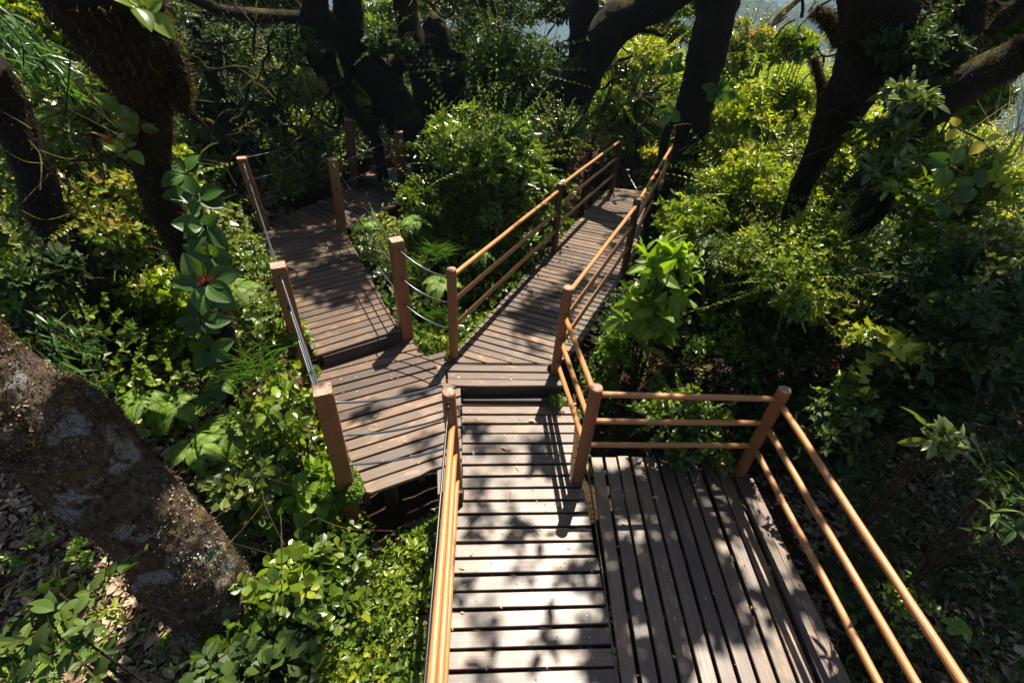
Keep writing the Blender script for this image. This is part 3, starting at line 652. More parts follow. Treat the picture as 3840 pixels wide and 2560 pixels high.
def tree(name, label, stems, mat='bark', seed=1, seg=28, hair=900, hl=.05, lump=.12, hairmat='moss', cat='tree', sub=10):
    """stems: list of [(u, v, width_px, hd), ...] from the base up; the first runs into the ground"""
    allS = []
    for st in stems:
        P = []; W = []
        for (u, v, wp, hd) in st:
            p, mpp = at(u, v, hd); P.append(p); W.append(max(.006, wp * mpp / 2))
        for i in range(len(st)):
            a, c = st[max(i - 1, 0)], st[min(i + 1, len(st) - 1)]; ax_ = nrm(np.array([c[0] - a[0], c[1] - a[1]], float)); ra = np.array([st[i][0] - 1920, st[i][1] - 1280.]); L_ = np.linalg.norm(ra)
            cs_ = F_PX / math.hypot(F_PX, L_); k_ = abs(ax_[0] * ra[1] - ax_[1] * ra[0]) / (L_ + 1e-6); W[i] *= 1 - (1 - cs_) * k_
        allS.append((P, W))
    b = drop(allS[0][0][0]); t = thing(name, label, cat, b)
    P, W = allS[0]; 
    if P[0][2] > b[2] + .2: P.insert(0, b); W.insert(0, W[0] * (1.02 if seed == 1 else 1.15))
    VV = []; CC = []
    for k, (P, W) in enumerate(allS):
        mb = MB(); V, Q, rr = trunk_mesh(mb, P, W, seg if k == 0 else max(12, seg - 8), sub, lump, seed + k * 3.7)
        mb.build('trunk' if k == 0 else 'limb', M[mat], t, smooth=True)
        s = seg if k == 0 else max(12, seg - 8); VV.append(V); CC.append(np.repeat(np.array(Q), s, 0)[:len(V)])
    if hair:
        mb = MB(); hairs(mb, np.concatenate(VV), np.concatenate(CC), int(hair * 1.6), .018 + hl * .2, wid=.035); mb.build('moss', M[hairmat], t)
    TREES[seed] = t; return t, allS

spot = at(800, 2085, 3.05)[0]
M['bark1'] = barkmat('lichen_bark', (.036, .023, .015), (.26, .18, .125), (.15, .10, .025), (.5, .49, .45), .58, .555, None)
T1, s1 = tree('tree', 'thick leaning trunk with grey lichen patches filling the lower left corner', [[(900, 2440, 340, 2.42), (850, 2325, 340, 2.42), (695, 2110, 365, 2.50), (565, 1965, 385, 2.57), (280, 1690, 425, 2.68), (120, 1560, 450, 2.74), (-150, 1370, 470, 2.82), (-420, 1150, 480, 2.9), (-760, 880, 490, 3.0)]],
              'bark1', 1, 130, 0, .03, .12, sub=34)
me1 = T1.children[0].data
co = np.empty(len(me1.vertices) * 3, np.float32); me1.vertices.foreach_get('co', co); co = co.reshape(-1, 3) + np.array(T1.location)
ctr = np.array([p for p in s1[0][0]]); 
# closest surface point to the painted spot
dd = np.cross(co - np.array([0, 0, CAMZ]), nrm(spot - np.array([0, 0, CAMZ]))[None]); near = np.linalg.norm(dd, axis=1) + .02 * np.linalg.norm(co - [0, 0, CAMZ], axis=1)
sp = co[np.argmin(near)]
m1 = barkmat('lichen_bark_painted', (.036, .023, .015), (.26, .18, .125), (.15, .10, .025), (.5, .49, .45), .58, .555, tuple(float(x) for x in sp), 2.4)
me1.materials.clear(); me1.materials.append(m1)
up = co[(co[:, 2] > -0.3)]
axis_c = np.array([c for c in s1[0][0]])
def near_axis(p): 
    d = np.linalg.norm(axis_c[None] - p[:, None], axis=2); return axis_c[d.argmin(1)]
mb = MB(); c_ = near_axis(up); o_ = nrm(up - c_); selm = up[(o_[:, 1] > .1) & (rng.random(len(up)) < .8)]
msk = np.array([noise.noise(Vector((p * 3.5).tolist())) > -.02 for p in selm]); selm = selm[msk]
hairs(mb, selm, near_axis(selm), 9000, .02, .25, .05, .7); mb.build('moss', M['moss'], T1)
def flakes(parent, name, mat, n, size, thr, sc, off, tpl='round', wl=1.):
    mb = MB(); sel = up[np.array([noise.noise(Vector((p * sc + off).tolist())) > thr for p in up])]; c0 = near_axis(sel); i = rng.integers(0, len(sel), n); o = nrm(sel[i] - c0[i]); d = rng.normal(0, 1, (n, 3)); d = d - o * (d * o).sum(1, keepdims=True)
    mb.scatter(LF[tpl], sel[i] + o * .004 + d * .004 + rng.normal(0, .006, (n, 3)), d + o * .25, o + rng.normal(0, .3, (n, 3)), size * rng.uniform(.4, 1.5, n)); mb.build(name, M[mat], parent)
flakes(T1, 'bark_flakes', 'bark_chip', 11000, .011, -.6, 2, 0, 'oval'); flakes(T1, 'lichen', 'lichen_chip', 3800, .010, .24, 3.3, 4); flakes(T1, 'olive_moss', 'moss', 9000, .010, .0, 2.6, 15)
mb = MB(); msk = np.array([noise.noise(Vector((p * 3.1 + 9).tolist())) > .12 for p in selm]); s2_ = selm[msk]
hairs(mb, s2_, near_axis(s2_), 5200, .03, .5, .02, .9); mb.build('root_fibres', M['root'], T1)

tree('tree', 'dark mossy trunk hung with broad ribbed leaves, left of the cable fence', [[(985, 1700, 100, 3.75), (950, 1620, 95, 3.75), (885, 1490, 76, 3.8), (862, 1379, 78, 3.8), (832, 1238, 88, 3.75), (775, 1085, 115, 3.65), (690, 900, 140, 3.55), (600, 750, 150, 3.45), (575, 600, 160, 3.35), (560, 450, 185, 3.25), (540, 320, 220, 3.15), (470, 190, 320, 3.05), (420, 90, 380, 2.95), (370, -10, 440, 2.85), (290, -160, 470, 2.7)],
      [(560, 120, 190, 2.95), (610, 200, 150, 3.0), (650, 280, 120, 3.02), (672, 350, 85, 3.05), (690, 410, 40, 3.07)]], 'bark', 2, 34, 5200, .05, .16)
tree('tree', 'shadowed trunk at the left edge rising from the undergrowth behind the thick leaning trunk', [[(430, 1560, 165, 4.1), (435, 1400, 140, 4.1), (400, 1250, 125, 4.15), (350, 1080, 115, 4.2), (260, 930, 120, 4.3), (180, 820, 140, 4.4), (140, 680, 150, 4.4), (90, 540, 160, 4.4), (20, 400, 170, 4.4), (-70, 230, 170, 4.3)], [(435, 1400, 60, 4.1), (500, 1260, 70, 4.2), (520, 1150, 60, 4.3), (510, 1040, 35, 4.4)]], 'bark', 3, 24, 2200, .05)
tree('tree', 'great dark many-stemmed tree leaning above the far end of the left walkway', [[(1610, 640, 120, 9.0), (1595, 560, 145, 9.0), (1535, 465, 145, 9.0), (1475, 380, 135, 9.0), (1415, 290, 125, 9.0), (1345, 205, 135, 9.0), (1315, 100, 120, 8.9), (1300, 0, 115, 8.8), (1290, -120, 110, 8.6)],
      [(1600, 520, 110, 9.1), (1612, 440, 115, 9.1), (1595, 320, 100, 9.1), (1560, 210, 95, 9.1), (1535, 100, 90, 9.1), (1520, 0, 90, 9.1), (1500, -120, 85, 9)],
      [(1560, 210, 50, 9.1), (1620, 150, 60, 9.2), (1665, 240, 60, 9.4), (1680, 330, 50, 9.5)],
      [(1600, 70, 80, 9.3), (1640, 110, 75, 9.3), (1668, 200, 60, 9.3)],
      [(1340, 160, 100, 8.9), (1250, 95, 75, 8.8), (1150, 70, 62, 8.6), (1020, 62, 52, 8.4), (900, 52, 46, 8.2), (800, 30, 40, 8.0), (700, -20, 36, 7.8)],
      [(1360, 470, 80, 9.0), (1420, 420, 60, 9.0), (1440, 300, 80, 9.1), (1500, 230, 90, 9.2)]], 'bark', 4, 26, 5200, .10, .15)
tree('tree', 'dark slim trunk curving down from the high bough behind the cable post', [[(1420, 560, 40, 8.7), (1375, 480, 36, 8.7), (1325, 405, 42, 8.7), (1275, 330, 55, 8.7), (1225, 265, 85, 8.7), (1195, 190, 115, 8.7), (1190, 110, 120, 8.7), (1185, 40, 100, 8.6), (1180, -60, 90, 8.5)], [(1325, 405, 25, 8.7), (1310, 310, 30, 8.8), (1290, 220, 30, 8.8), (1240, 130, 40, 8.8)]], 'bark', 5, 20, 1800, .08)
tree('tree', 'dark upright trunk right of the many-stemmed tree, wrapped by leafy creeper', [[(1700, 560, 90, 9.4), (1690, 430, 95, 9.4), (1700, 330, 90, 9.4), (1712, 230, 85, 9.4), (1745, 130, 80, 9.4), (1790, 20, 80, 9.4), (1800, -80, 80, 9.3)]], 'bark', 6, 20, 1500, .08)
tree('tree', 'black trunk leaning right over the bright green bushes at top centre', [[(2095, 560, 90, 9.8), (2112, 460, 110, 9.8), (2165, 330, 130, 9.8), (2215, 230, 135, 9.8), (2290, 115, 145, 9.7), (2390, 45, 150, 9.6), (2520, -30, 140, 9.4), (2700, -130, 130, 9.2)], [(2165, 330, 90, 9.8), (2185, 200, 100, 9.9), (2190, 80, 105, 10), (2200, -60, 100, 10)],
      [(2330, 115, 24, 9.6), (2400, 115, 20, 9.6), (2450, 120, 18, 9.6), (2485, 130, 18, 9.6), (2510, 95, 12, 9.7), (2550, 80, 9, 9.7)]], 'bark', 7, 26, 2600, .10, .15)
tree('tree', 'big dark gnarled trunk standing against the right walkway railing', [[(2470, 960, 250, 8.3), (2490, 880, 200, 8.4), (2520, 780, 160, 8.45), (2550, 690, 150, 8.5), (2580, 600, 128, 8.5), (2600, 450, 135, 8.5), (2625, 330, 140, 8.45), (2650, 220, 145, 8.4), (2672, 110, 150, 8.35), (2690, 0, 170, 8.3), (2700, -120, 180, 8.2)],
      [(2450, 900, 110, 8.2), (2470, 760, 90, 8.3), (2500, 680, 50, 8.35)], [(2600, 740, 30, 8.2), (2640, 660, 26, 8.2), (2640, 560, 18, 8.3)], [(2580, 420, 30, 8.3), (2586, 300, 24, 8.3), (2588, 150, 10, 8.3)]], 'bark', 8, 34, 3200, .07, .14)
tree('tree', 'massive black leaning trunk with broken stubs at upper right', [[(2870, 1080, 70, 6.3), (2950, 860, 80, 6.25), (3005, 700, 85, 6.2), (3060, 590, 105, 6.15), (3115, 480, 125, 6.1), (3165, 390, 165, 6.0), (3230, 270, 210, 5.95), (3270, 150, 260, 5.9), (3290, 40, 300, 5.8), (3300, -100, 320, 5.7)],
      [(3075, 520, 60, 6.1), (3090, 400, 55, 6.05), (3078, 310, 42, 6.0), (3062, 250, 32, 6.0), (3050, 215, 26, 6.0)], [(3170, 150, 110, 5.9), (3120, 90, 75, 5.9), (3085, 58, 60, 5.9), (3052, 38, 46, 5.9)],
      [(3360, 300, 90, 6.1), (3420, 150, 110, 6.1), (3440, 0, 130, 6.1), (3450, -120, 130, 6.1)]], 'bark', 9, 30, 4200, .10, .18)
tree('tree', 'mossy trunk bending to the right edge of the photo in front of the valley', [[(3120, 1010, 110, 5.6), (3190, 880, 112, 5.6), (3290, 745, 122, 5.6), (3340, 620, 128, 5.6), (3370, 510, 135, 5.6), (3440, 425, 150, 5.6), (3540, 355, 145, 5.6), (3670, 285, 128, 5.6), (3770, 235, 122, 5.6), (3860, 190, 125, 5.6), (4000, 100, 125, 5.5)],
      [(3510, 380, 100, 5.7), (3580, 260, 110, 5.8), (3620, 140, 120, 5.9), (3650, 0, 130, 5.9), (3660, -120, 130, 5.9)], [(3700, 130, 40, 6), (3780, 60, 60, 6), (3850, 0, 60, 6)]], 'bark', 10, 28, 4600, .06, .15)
tree('tree', 'pale bare-barked young tree leaning before the blue mountains', [[(2820, 420, 16, 12), (2835, 290, 20, 12), (2860, 200, 22, 12), (2885, 130, 26, 12), (2925, 60, 26, 12), (2980, 12, 24, 12), (3030, -30, 22, 12)], [(2885, 130, 8, 12), (2915, 95, 6, 12), (2950, 60, 5, 12)]], 'pale', 12, 12, 0, lump=.06)
for k, (st, lab) in enumerate([([(1010, 640, 30, 9), (960, 560, 34, 9), (900, 500, 42, 9), (850, 420, 44, 9), (800, 300, 46, 9), (760, 180, 50, 9), (730, 60, 50, 9)], 'dark crooked trunk in the shade behind the far left fence post'),
                               ([(870, 640, 20, 8.4), (850, 540, 22, 8.4), (800, 470, 26, 8.4), (720, 430, 24, 8.4), (690, 330, 26, 8.4)], 'thin black trunk nearest the leaf-hung trunk in the shaded grove'),
                               ([(1170, 600, 22, 10.5), (1180, 480, 24, 10.5), (1130, 360, 28, 10.5), (1090, 250, 26, 10.5), (1080, 120, 26, 10.5)], 'slender dark trunk before the grey-green bush'),
                               ([(2330, 620, 12, 12), (2345, 520, 12, 12), (2360, 420, 12, 12), (2375, 330, 10, 12)], 'thin straight sapling behind the end post of the right walkway'),
                               ([(2360, 640, 12, 12.4), (2390, 540, 12, 12.4), (2420, 420, 12, 12.4), (2440, 330, 10, 12.4)], 'thin slanting sapling under the bright bushes at centre'),
                               ([(2480, 600, 34, 11), (2500, 500, 34, 11), (2530, 440, 30, 11), (2560, 400, 24, 11)], 'short dark trunk just left of the gnarled trunk by the railing')]):
    tree('tree', lab, [st], 'bark', 20 + k, 12, 150, .06)

def branchlets(key, boxes):
    t = TREES[key]
    for (u0_, u1_, v0_, v1_, h0, h1, n_, wpx) in boxes:
        for _ in range(n_):
            mb = MB(); p, mpp = at(rng.uniform(u0_, u1_), rng.uniform(v0_, v1_), rng.uniform(h0, h1)); d = nrm(rng.normal(0, 1, 3) * [1, .5, .8]); pts = [p]; r_ = wpx * mpp * rng.uniform(.3, .6)
            for i in range(9): d = nrm(d + rng.normal(0, .38, 3)); pts.append(pts[-1] + d * 28 * mpp)
            tube(mb, spline(pts, 3), [r_ * (1 - i / 34) for i in range(28)], 6); mb.build('branch', M['bark'], t)
branchlets(4, [(900, 1750, 0, 420, 8.5, 10, 46, 14)]); branchlets(7, [(2000, 2560, 0, 420, 9.5, 12, 34, 12)]); branchlets(2, [(720, 1100, 150, 650, 6.5, 8.5, 40, 13)]); branchlets(9, [(2950, 3800, 0, 420, 5.6, 7.5, 36, 12)]); branchlets(3, [(0, 500, 100, 800, 4.4, 5.6, 26, 10)])
# ------------------------------------------------------------------ foliage masses
def blob_pts(c, r, n, zs=.8, lower=-.35, thick=.55):
    d = nrm(rng.normal(0, 1, (n * 2, 3))); d = d[d[:, 2] > lower][:n]
    rad = r * (1 - thick * rng.random(len(d)) ** 1.5); p = c + d * rad[:, None] * np.array([1, 1, zs]); return p, d
def foliage(mb, c, r, n, k, L, tpl, sub=7, zs=.8, tilt=1.0, wid=1., up=.55, lower=-.35, tone=None):
    """leaf rosettes on the outside of several overlapping lobes inside a ball of radius r"""
    c = np.asarray(c, float); sub = int(sub * 1.8); per = max(1, int(n * 1.15) // sub); cs = []
    for i in range(sub):
        d = nrm(rng.normal(0, 1, 3)); d[2] = abs(d[2]) * .8 - .15; cc = c + d * r * rng.uniform(.2, .95) * np.array([1, 1, zs]); rr = r * (.14 + .36 * rng.random() ** 1.5)
        P_, D = blob_pts(cc, rr, per, .9, lower); cs.append(cc)
        A = D + np.array([0, 0, up]) + rng.normal(0, .3, D.shape)
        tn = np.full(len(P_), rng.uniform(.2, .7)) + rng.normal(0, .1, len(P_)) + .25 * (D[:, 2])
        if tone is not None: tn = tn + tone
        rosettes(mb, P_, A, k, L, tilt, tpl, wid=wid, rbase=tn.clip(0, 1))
    return cs
def shoots(mb, st, c, r, m, L, tpl, tone=.5, up=.5, zs=1.):
    """thin leafy shoots that stick out of the mass"""
    c = np.asarray(c, float); BP = []; BD = []; BN = []; BS = []
    for _ in range(m):
        d = nrm(rng.normal(0, 1, 3) + np.array([0, 0, up])); 
        if d[2] < -.2: d[2] *= -1
        a = c + d * r * rng.uniform(.3, .6) * np.array([1, 1, zs]); ln = r * rng.uniform(.45, .95); e = d + rng.normal(0, .35, 3); n_ = max(4, int(ln / (L * .45)))
        n_ = min(n_, 14); tt = np.linspace(0, 1, n_)[:, None]; pts = a + d * ln * tt + e * ln * .3 * tt ** 2 - np.array([0, 0, .18]) * ln * tt ** 2
        if st is not None: tube(st, [c, pts[0], pts[n_ // 2], pts[-1]], [.004, .004, .003, .0012], 4)
        tg = nrm(np.gradient(pts, axis=0)); h = nrm(np.cross(tg, rng.normal(0, 1, 3))); 
        for sgn in (1, -1):
            dd = tg * .55 + h * sgn * rng.uniform(.6, 1., (n_, 1)) + rng.normal(0, .2, (n_, 3)); BP.append(pts); BD.append(dd); BN.append(nrm(np.cross(tg, h) * sgn) * .3 + np.array([0, 0, 1.]) + rng.normal(0, .35, (n_, 3))); BS.append(L * (1 - .45 * tt[:, 0] ** 2) * rng.uniform(.6, 1.1, n_))
    if BP: mb.scatter(LF[tpl] if isinstance(tpl, str) else tpl, np.concatenate(BP), np.concatenate(BD), np.concatenate(BN), np.concatenate(BS), rnd=(tone + rng.normal(0, .2, sum(len(b) for b in BP))).clip(0, 1))
def plant(name, label, cat, u, v, hd, rpx, n, k, L, tpl, mat, sub=7, zs=.8, tilt=1.0, wid=1., stems=True, up=.55, group=None, tone=None, twigs=30, lower=-.35, sk=True):
    c, mpp = at(u, v, hd); r = rpx * mpp; g = drop(c, .05)
    if g[2] > c[2] - r * .5: g[2] = c[2] - r * .9
    t = thing(name, label, cat, g, group); mb = MB()
    cs = foliage(mb, c, r, n, k, L, tpl, sub, zs, tilt, wid, up, tone=tone, lower=lower)
    if sk and c[2] - g[2] > r * 1.3:
        for q_ in range(int(min(4, (c[2] - g[2]) / r))):
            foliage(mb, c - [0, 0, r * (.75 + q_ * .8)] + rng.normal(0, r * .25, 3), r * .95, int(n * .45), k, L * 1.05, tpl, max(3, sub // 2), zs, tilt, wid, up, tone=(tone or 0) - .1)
    stb = MB() if stems else None
    shoots(mb, stb, c, r, int(7 + n / 28), L, tpl, .6 + (tone or 0), up, zs)
    f = mb.build('foliage', M[mat], t)
    if stems:
        mb = stb; P_ = np.concatenate(mbV(f, t))
        for cc in cs[:5]:
            mid = (g + cc) / 2 + rng.normal(0, r * .12, 3); tube(mb, spline([g, mid, cc], 4), [.008 * (1 - i / 12) + .003 for i in range(9)], 6)
            for _ in range(max(1, twigs // len(cs))):
                q = P_[rng.integers(len(P_))]
                if np.linalg.norm(q - cc) < r * .7: tube(mb, [cc, (cc + q) / 2 + rng.normal(0, .02, 3), q], [.005, .004, .002], 4)
        mb.build('stem', M['stem'], t)
    return t
def mbV(o, t):
    co = np.empty(len(o.data.vertices) * 3, np.float32); o.data.vertices.foreach_get('co', co); return [co.reshape(-1, 3) + parent_loc(t)]

def in_poly(x, y, poly, m=0.):
    P_ = np.array(poly); c = P_.mean(0); P_ = c + (P_ - c) * (1 + m); n = len(P_); ins = np.zeros(x.shape, bool); j = n - 1
    for i in range(n):
        cond = ((P_[i, 1] > y) != (P_[j, 1] > y)); xi = (P_[j, 0] - P_[i, 0]) * (y - P_[i, 1]) / (P_[j, 1] - P_[i, 1] + 1e-12) + P_[i, 0]
        ins ^= cond & (x < xi); j = i
    return ins
SHORT = {k: v for k, v in DECKS.items()}
def keep_off(x, y, m=.10):
    bad = np.zeros(x.shape, bool)
    for p in SHORT.values(): bad |= in_poly(x, y, p, m)
    bad |= (x > -.40 - .06 * (y - 1)) & (x < 2.42) & (y < 3.0)
    return ~bad

def in_view(X, Y, Z, m=140):
    D = np.stack([X, Y, Z - CAMZ], -1); w_ = D @ f_; u = 1920 + F_PX * (D @ CR) / w_; v = 1280 - F_PX * (D @ CU) / w_
    return (w_ > .3) & (u > -m) & (u < 3840 + m) & (v > -m) & (v < 2560 + m)
def undergrowth(xr, yr, step, leafL, k, tpl, mat, n_per, rad, rmin=0, rmax=99, cond=None, dz=0., name='undergrowth', tilt=1.05, zs=.75, wid=1.):
    mb = MB(); X, Y = np.meshgrid(np.arange(xr[0], xr[1], step), np.arange(yr[0], yr[1], step)); X = X.ravel() + rng.normal(0, step * .33, X.size); Y = Y.ravel() + rng.normal(0, step * .33, Y.size)
    d = np.hypot(X, Y); dep = Y * f_[1] ; ok = (d > rmin) & (d < rmax) & keep_off(X, Y, .12) & in_view(X, Y, veg_h(X, Y))
    if cond is not None: ok &= cond(X, Y)
    X = X[ok]; Y = Y[ok]; H = veg_h(X, Y)
    for x, y, h in zip(X, Y, H):
        r = rad * rng.uniform(.6, 1.35); P_, D = blob_pts(np.array([x, y, h + dz + rng.normal(0, .12) * min(1, rad * 2.5) - r * .5]), r, int(n_per * rng.uniform(.6, 1.3)), zs, -.1, .5)
        if len(P_) == 0: continue
        okk = keep_off(P_[:, 0], P_[:, 1], .02) | (P_[:, 2] < -.12); P_ = P_[okk]; D = D[okk]
        if len(P_) == 0: continue
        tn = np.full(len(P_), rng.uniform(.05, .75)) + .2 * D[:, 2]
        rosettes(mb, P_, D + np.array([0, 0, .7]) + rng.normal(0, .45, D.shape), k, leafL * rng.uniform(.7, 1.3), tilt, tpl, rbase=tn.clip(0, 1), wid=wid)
        if keep_off(np.array([x]), np.array([y]), .35)[0]: shoots(mb, None, (x, y, h + dz - r * .3), r * 1.2, 3, leafL, tpl, rng.uniform(.4, .9), 1.2)
    return tag(mb.build(name, M[mat]), kind='stuff')
left = lambda x, y: x < -1.2 + 0 * y
right = lambda x, y: x > .22 * y + .9
mid = lambda x, y: (x >= -1.2) & (x <= .22 * y + .9)
# near left
undergrowth((-4, -.4), (.2, 3.8), .27, .045, 4, 'oval', 'green', 26, .20, 0, 4.8, lambda x, y: (x < -.5) & ~((x < -1.4) & (y < 2.3)))
undergrowth((-3.4, -.9), (.5, 2.4), .50, .035, 4, 'oval', 'fern', 16, .12, 0, 4.6, dz=-.08)
undergrowth((-1.5, -.38), (.6, 2.5), .17, .045, 4, 'ell', 'green', 20, .15, 0, 4.6, dz=.06)
undergrowth((-6, -.4), (2.2, 7.8), .30, .05, 4, 'lobed', 'green', 30, .24, 3.2, 8.6, left)
undergrowth((-12, -1.2), (2.2, 12), .42, .045, 5, 'oval', 'grey', 95, .42, 4.6, 12.5, left)
undergrowth((-9, -3), (2.5, 9), .6, .045, 5, 'oval', 'redtip', 70, .35, 4.8, 10, lambda x, y: (x < -4.2), dz=.1)
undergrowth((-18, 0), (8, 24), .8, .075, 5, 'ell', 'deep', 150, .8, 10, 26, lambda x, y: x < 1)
undergrowth((-4.4, -1.3), (.1, 2.2), .42, .05, 4, 'ell', 'green', 9, .14, 0, 5, dz=-.02)
# middle gap
undergrowth((-1.6, 1.6), (3.9, 8.6), .26, .055, 5, 'ell', 'green', 28, .2, 0, 9, lambda x, y: x < .42 * (y - 4) - .55)
undergrowth((-1.5, 6), (8.5, 18), .6, .07, 5, 'ell', 'green', 120, .55, 8.6, 20, lambda x, y: ~((x > .9) & (x < 2.6) & (y < 13.2)))
# right
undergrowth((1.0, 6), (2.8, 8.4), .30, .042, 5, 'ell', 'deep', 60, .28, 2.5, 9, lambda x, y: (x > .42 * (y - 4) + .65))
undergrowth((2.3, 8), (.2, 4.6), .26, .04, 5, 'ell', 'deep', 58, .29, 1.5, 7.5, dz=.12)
undergrowth((2.6, 14), (4.5, 15), .45, .055, 5, 'ell', 'lime', 100, .42, 6.5, 15, lambda x, y: (x > .42 * (y - 4) + 1.0))
undergrowth((4, 16), (2, 12), .5, .05, 5, 'oval', 'grey', 95, .42, 5.2, 15)
undergrowth((3, 22), (11, 26), 1.0, .09, 5, 'ell', 'lime', 150, .9, 13, 28, lambda x, y: x < 14)

# ------------------------------------------------------------------ individual shrubs and plants
P = plant
P('shrub', 'glossy shrub with rounded paddle leaves against the foot of the thick leaning trunk', 'shrub', 1120, 2300, 2.0, 290, 230, 6, .085, 'f_obo', 'green', 9, .9, .95, .95, tone=-.1, twigs=60)
P('shrub', 'low shrub with yellow-green pointed leaves at the bottom beside the left railing', 'shrub', 1330, 2440, 1.75, 190, 110, 5, .09, 'f_ell', 'lime', 6, .8, 1.0, .8, tone=-.25)
P('shrub', 'dark rounded-leaf shrub at the bottom edge under the thick trunk', 'shrub', 960, 2540, 1.75, 190, 90, 5, .09, 'f_obo', 'deep', 6, .8, 1.0)
P('shrub', 'broad-leaved bright green seedlings below the nearest square fence post', 'shrub', 1150, 1880, 2.75, 170, 70, 5, .11, 'f_ell', 'fern', 6, .7, 1.15, 1.15)
P('shrub', 'leafy twiggy shrub growing round the base of the leaf-hung trunk', 'shrub', 1050, 1560, 3.0, 150, 60, 5, .085, 'f_ell', 'green', 6, 1., 1.0)
P('shrub', 'small grey-green rosette sprig on sunlit litter right of the thick trunk', 'shrub', 860, 1850, 2.65, 75, 26, 6, .08, 'f_obo', 'grey', 4, .9, 1.0)
P('shrub', 'shaded sprays of pointed leaves hanging below the thick trunk at lower left', 'shrub', 190, 2350, 2.1, 230, 30, 4, .075, 'f_ell', 'deep', 8, .5, 1.2, 1.0, tone=.25, sk=False)
P('shrub', 'compact shrub with orange and red young tips in the sunny left thicket', 'shrub', 400, 810, 4.6, 190, 620, 5, .042, 'oval', 'redtip', 12, 1.0, .9)
P('shrub', 'reddish-tipped bush beside the shadowed trunk at the left edge', 'shrub', 240, 640, 5.0, 120, 200, 5, .05, 'oval', 'redtip', 6, .8, .9)
P('shrub', 'small-leaved sunlit shrub left of the top of the leaf-hung trunk', 'shrub', 380, 380, 5.2, 210, 700, 5, .042, 'oval', 'grey', 12, 1.1, .9, tone=.2)
P('shrub', 'upper small-leaved shrub at the top left corner against the light', 'shrub', 230, 130, 5.6, 210, 560, 5, .045, 'oval', 'green', 10, 1.0, .9, tone=.2)
P('shrub', 'mixed green shrub in the half shade above the end of the thick trunk', 'shrub', 130, 1080, 3.9, 170, 330, 5, .06, 'ell', 'deep', 9, .9)
P('shrub', 'pale sunlit shrub behind the big leaf cluster with the red bud', 'shrub', 600, 1080, 4.2, 110, 200, 5, .05, 'oval', 'lime', 6, .7, tone=-.1)
P('shrub', 'grey-green small-leaved bush between the slim trunks at upper left centre', 'shrub', 1080, 380, 8.8, 170, 900, 5, .065, 'ell', 'grey', 12, 1.1, .9, tone=.25)
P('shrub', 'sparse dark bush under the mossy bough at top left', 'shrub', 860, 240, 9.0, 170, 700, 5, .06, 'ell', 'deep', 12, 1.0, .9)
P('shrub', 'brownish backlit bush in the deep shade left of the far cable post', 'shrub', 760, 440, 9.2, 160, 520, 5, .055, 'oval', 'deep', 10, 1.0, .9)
P('shrub', 'low lime bush behind the dark slim curving trunk', 'shrub', 1330, 330, 11, 120, 500, 5, .07, 'ell', 'lime', 8, 1.0)
P('shrub', 'leafy sprays covering the right edge of the turning deck', 'shrub', 1580, 740, 6.9, 95, 160, 5, .065, 'ell', 'green', 6, 1.0, 1.0)
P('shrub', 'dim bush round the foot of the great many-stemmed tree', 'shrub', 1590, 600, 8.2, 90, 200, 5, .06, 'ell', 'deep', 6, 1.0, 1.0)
P('shrub', 'tall dense bush in front of the upright creeper-wrapped trunk, lower glossy half', 'shrub', 1850, 640, 7.0, 260, 1500, 5, .085, 'ell', 'green', 16, 1.15, 1.0, .95, tone=-.05)
P('shrub', 'dense mound of bright leaves just behind the middle railing', 'shrub', 1930, 800, 6.6, 115, 340, 5, .075, 'ell', 'green', 8, 1.0, 1.0, tone=.1)
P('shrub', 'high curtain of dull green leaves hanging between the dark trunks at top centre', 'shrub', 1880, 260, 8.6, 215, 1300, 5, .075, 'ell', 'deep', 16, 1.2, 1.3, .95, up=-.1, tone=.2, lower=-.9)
P('shrub', 'grey sheen bush left of the end post of the right walkway', 'shrub', 2110, 520, 9.0, 120, 520, 5, .055, 'oval', 'grey', 9, 1.0, 1.0, tone=.1)
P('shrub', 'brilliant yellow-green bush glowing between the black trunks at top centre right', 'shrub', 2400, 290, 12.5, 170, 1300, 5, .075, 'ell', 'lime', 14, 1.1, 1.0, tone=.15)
P('shrub', 'mid green bush above the thin saplings', 'shrub', 2330, 420, 11.8, 150, 900, 5, .07, 'ell', 'green', 10, .9, 1.0, tone=.1)
P('shrub', 'yellow sunlit leaves low behind the end of the right walkway', 'shrub', 2440, 590, 11.2, 60, 50, 4, .08, 'lobed', 'lime', 6, .6, tone=.4)
P('shrub', 'fine reddish-leaved tree crown in front of the blue mountains', 'tree', 2790, 190, 9.5, 130, 700, 5, .05, 'ell', 'redtip', 10, 1.3, 1.0)
P('shrub', 'sunlit yellow-green shrub right of the gnarled trunk', 'shrub', 2830, 470, 8.4, 190, 900, 5, .075, 'ell', 'lime', 12, 1.0, 1.0)
P('shrub', 'large soft bush with pale leaves between the gnarled trunk and the massive one', 'shrub', 2800, 760, 6.8, 240, 1100, 5, .07, 'ell', 'lime', 14, .9, 1.0, tone=-.1)
P('shrub', 'bush with long drooping leaves left of the broken stub', 'shrub', 3000, 180, 8.8, 90, 160, 7, .09, 'lance', 'green', 6, 1.0, 1.1, tone=.2)
P('shrub', 'sunlit bush between the two leaning right-hand trunks', 'shrub', 3210, 590, 7.4, 160, 560, 5, .075, 'ell', 'lime', 9, .9, 1.0)
P('shrub', 'dense small-leaved pale green shrub beyond the corner of the platform railing', 'shrub', 2960, 1060, 4.6, 300, 2300, 6, .040, 'ell', 'green', 18, .75, .95, tone=.2)
P('shrub', 'sunlit crown of tiny bright leaves in the middle of the right thicket', 'shrub', 3080, 930, 4.9, 170, 1100, 6, .042, 'ell', 'lime', 10, .7, .9)
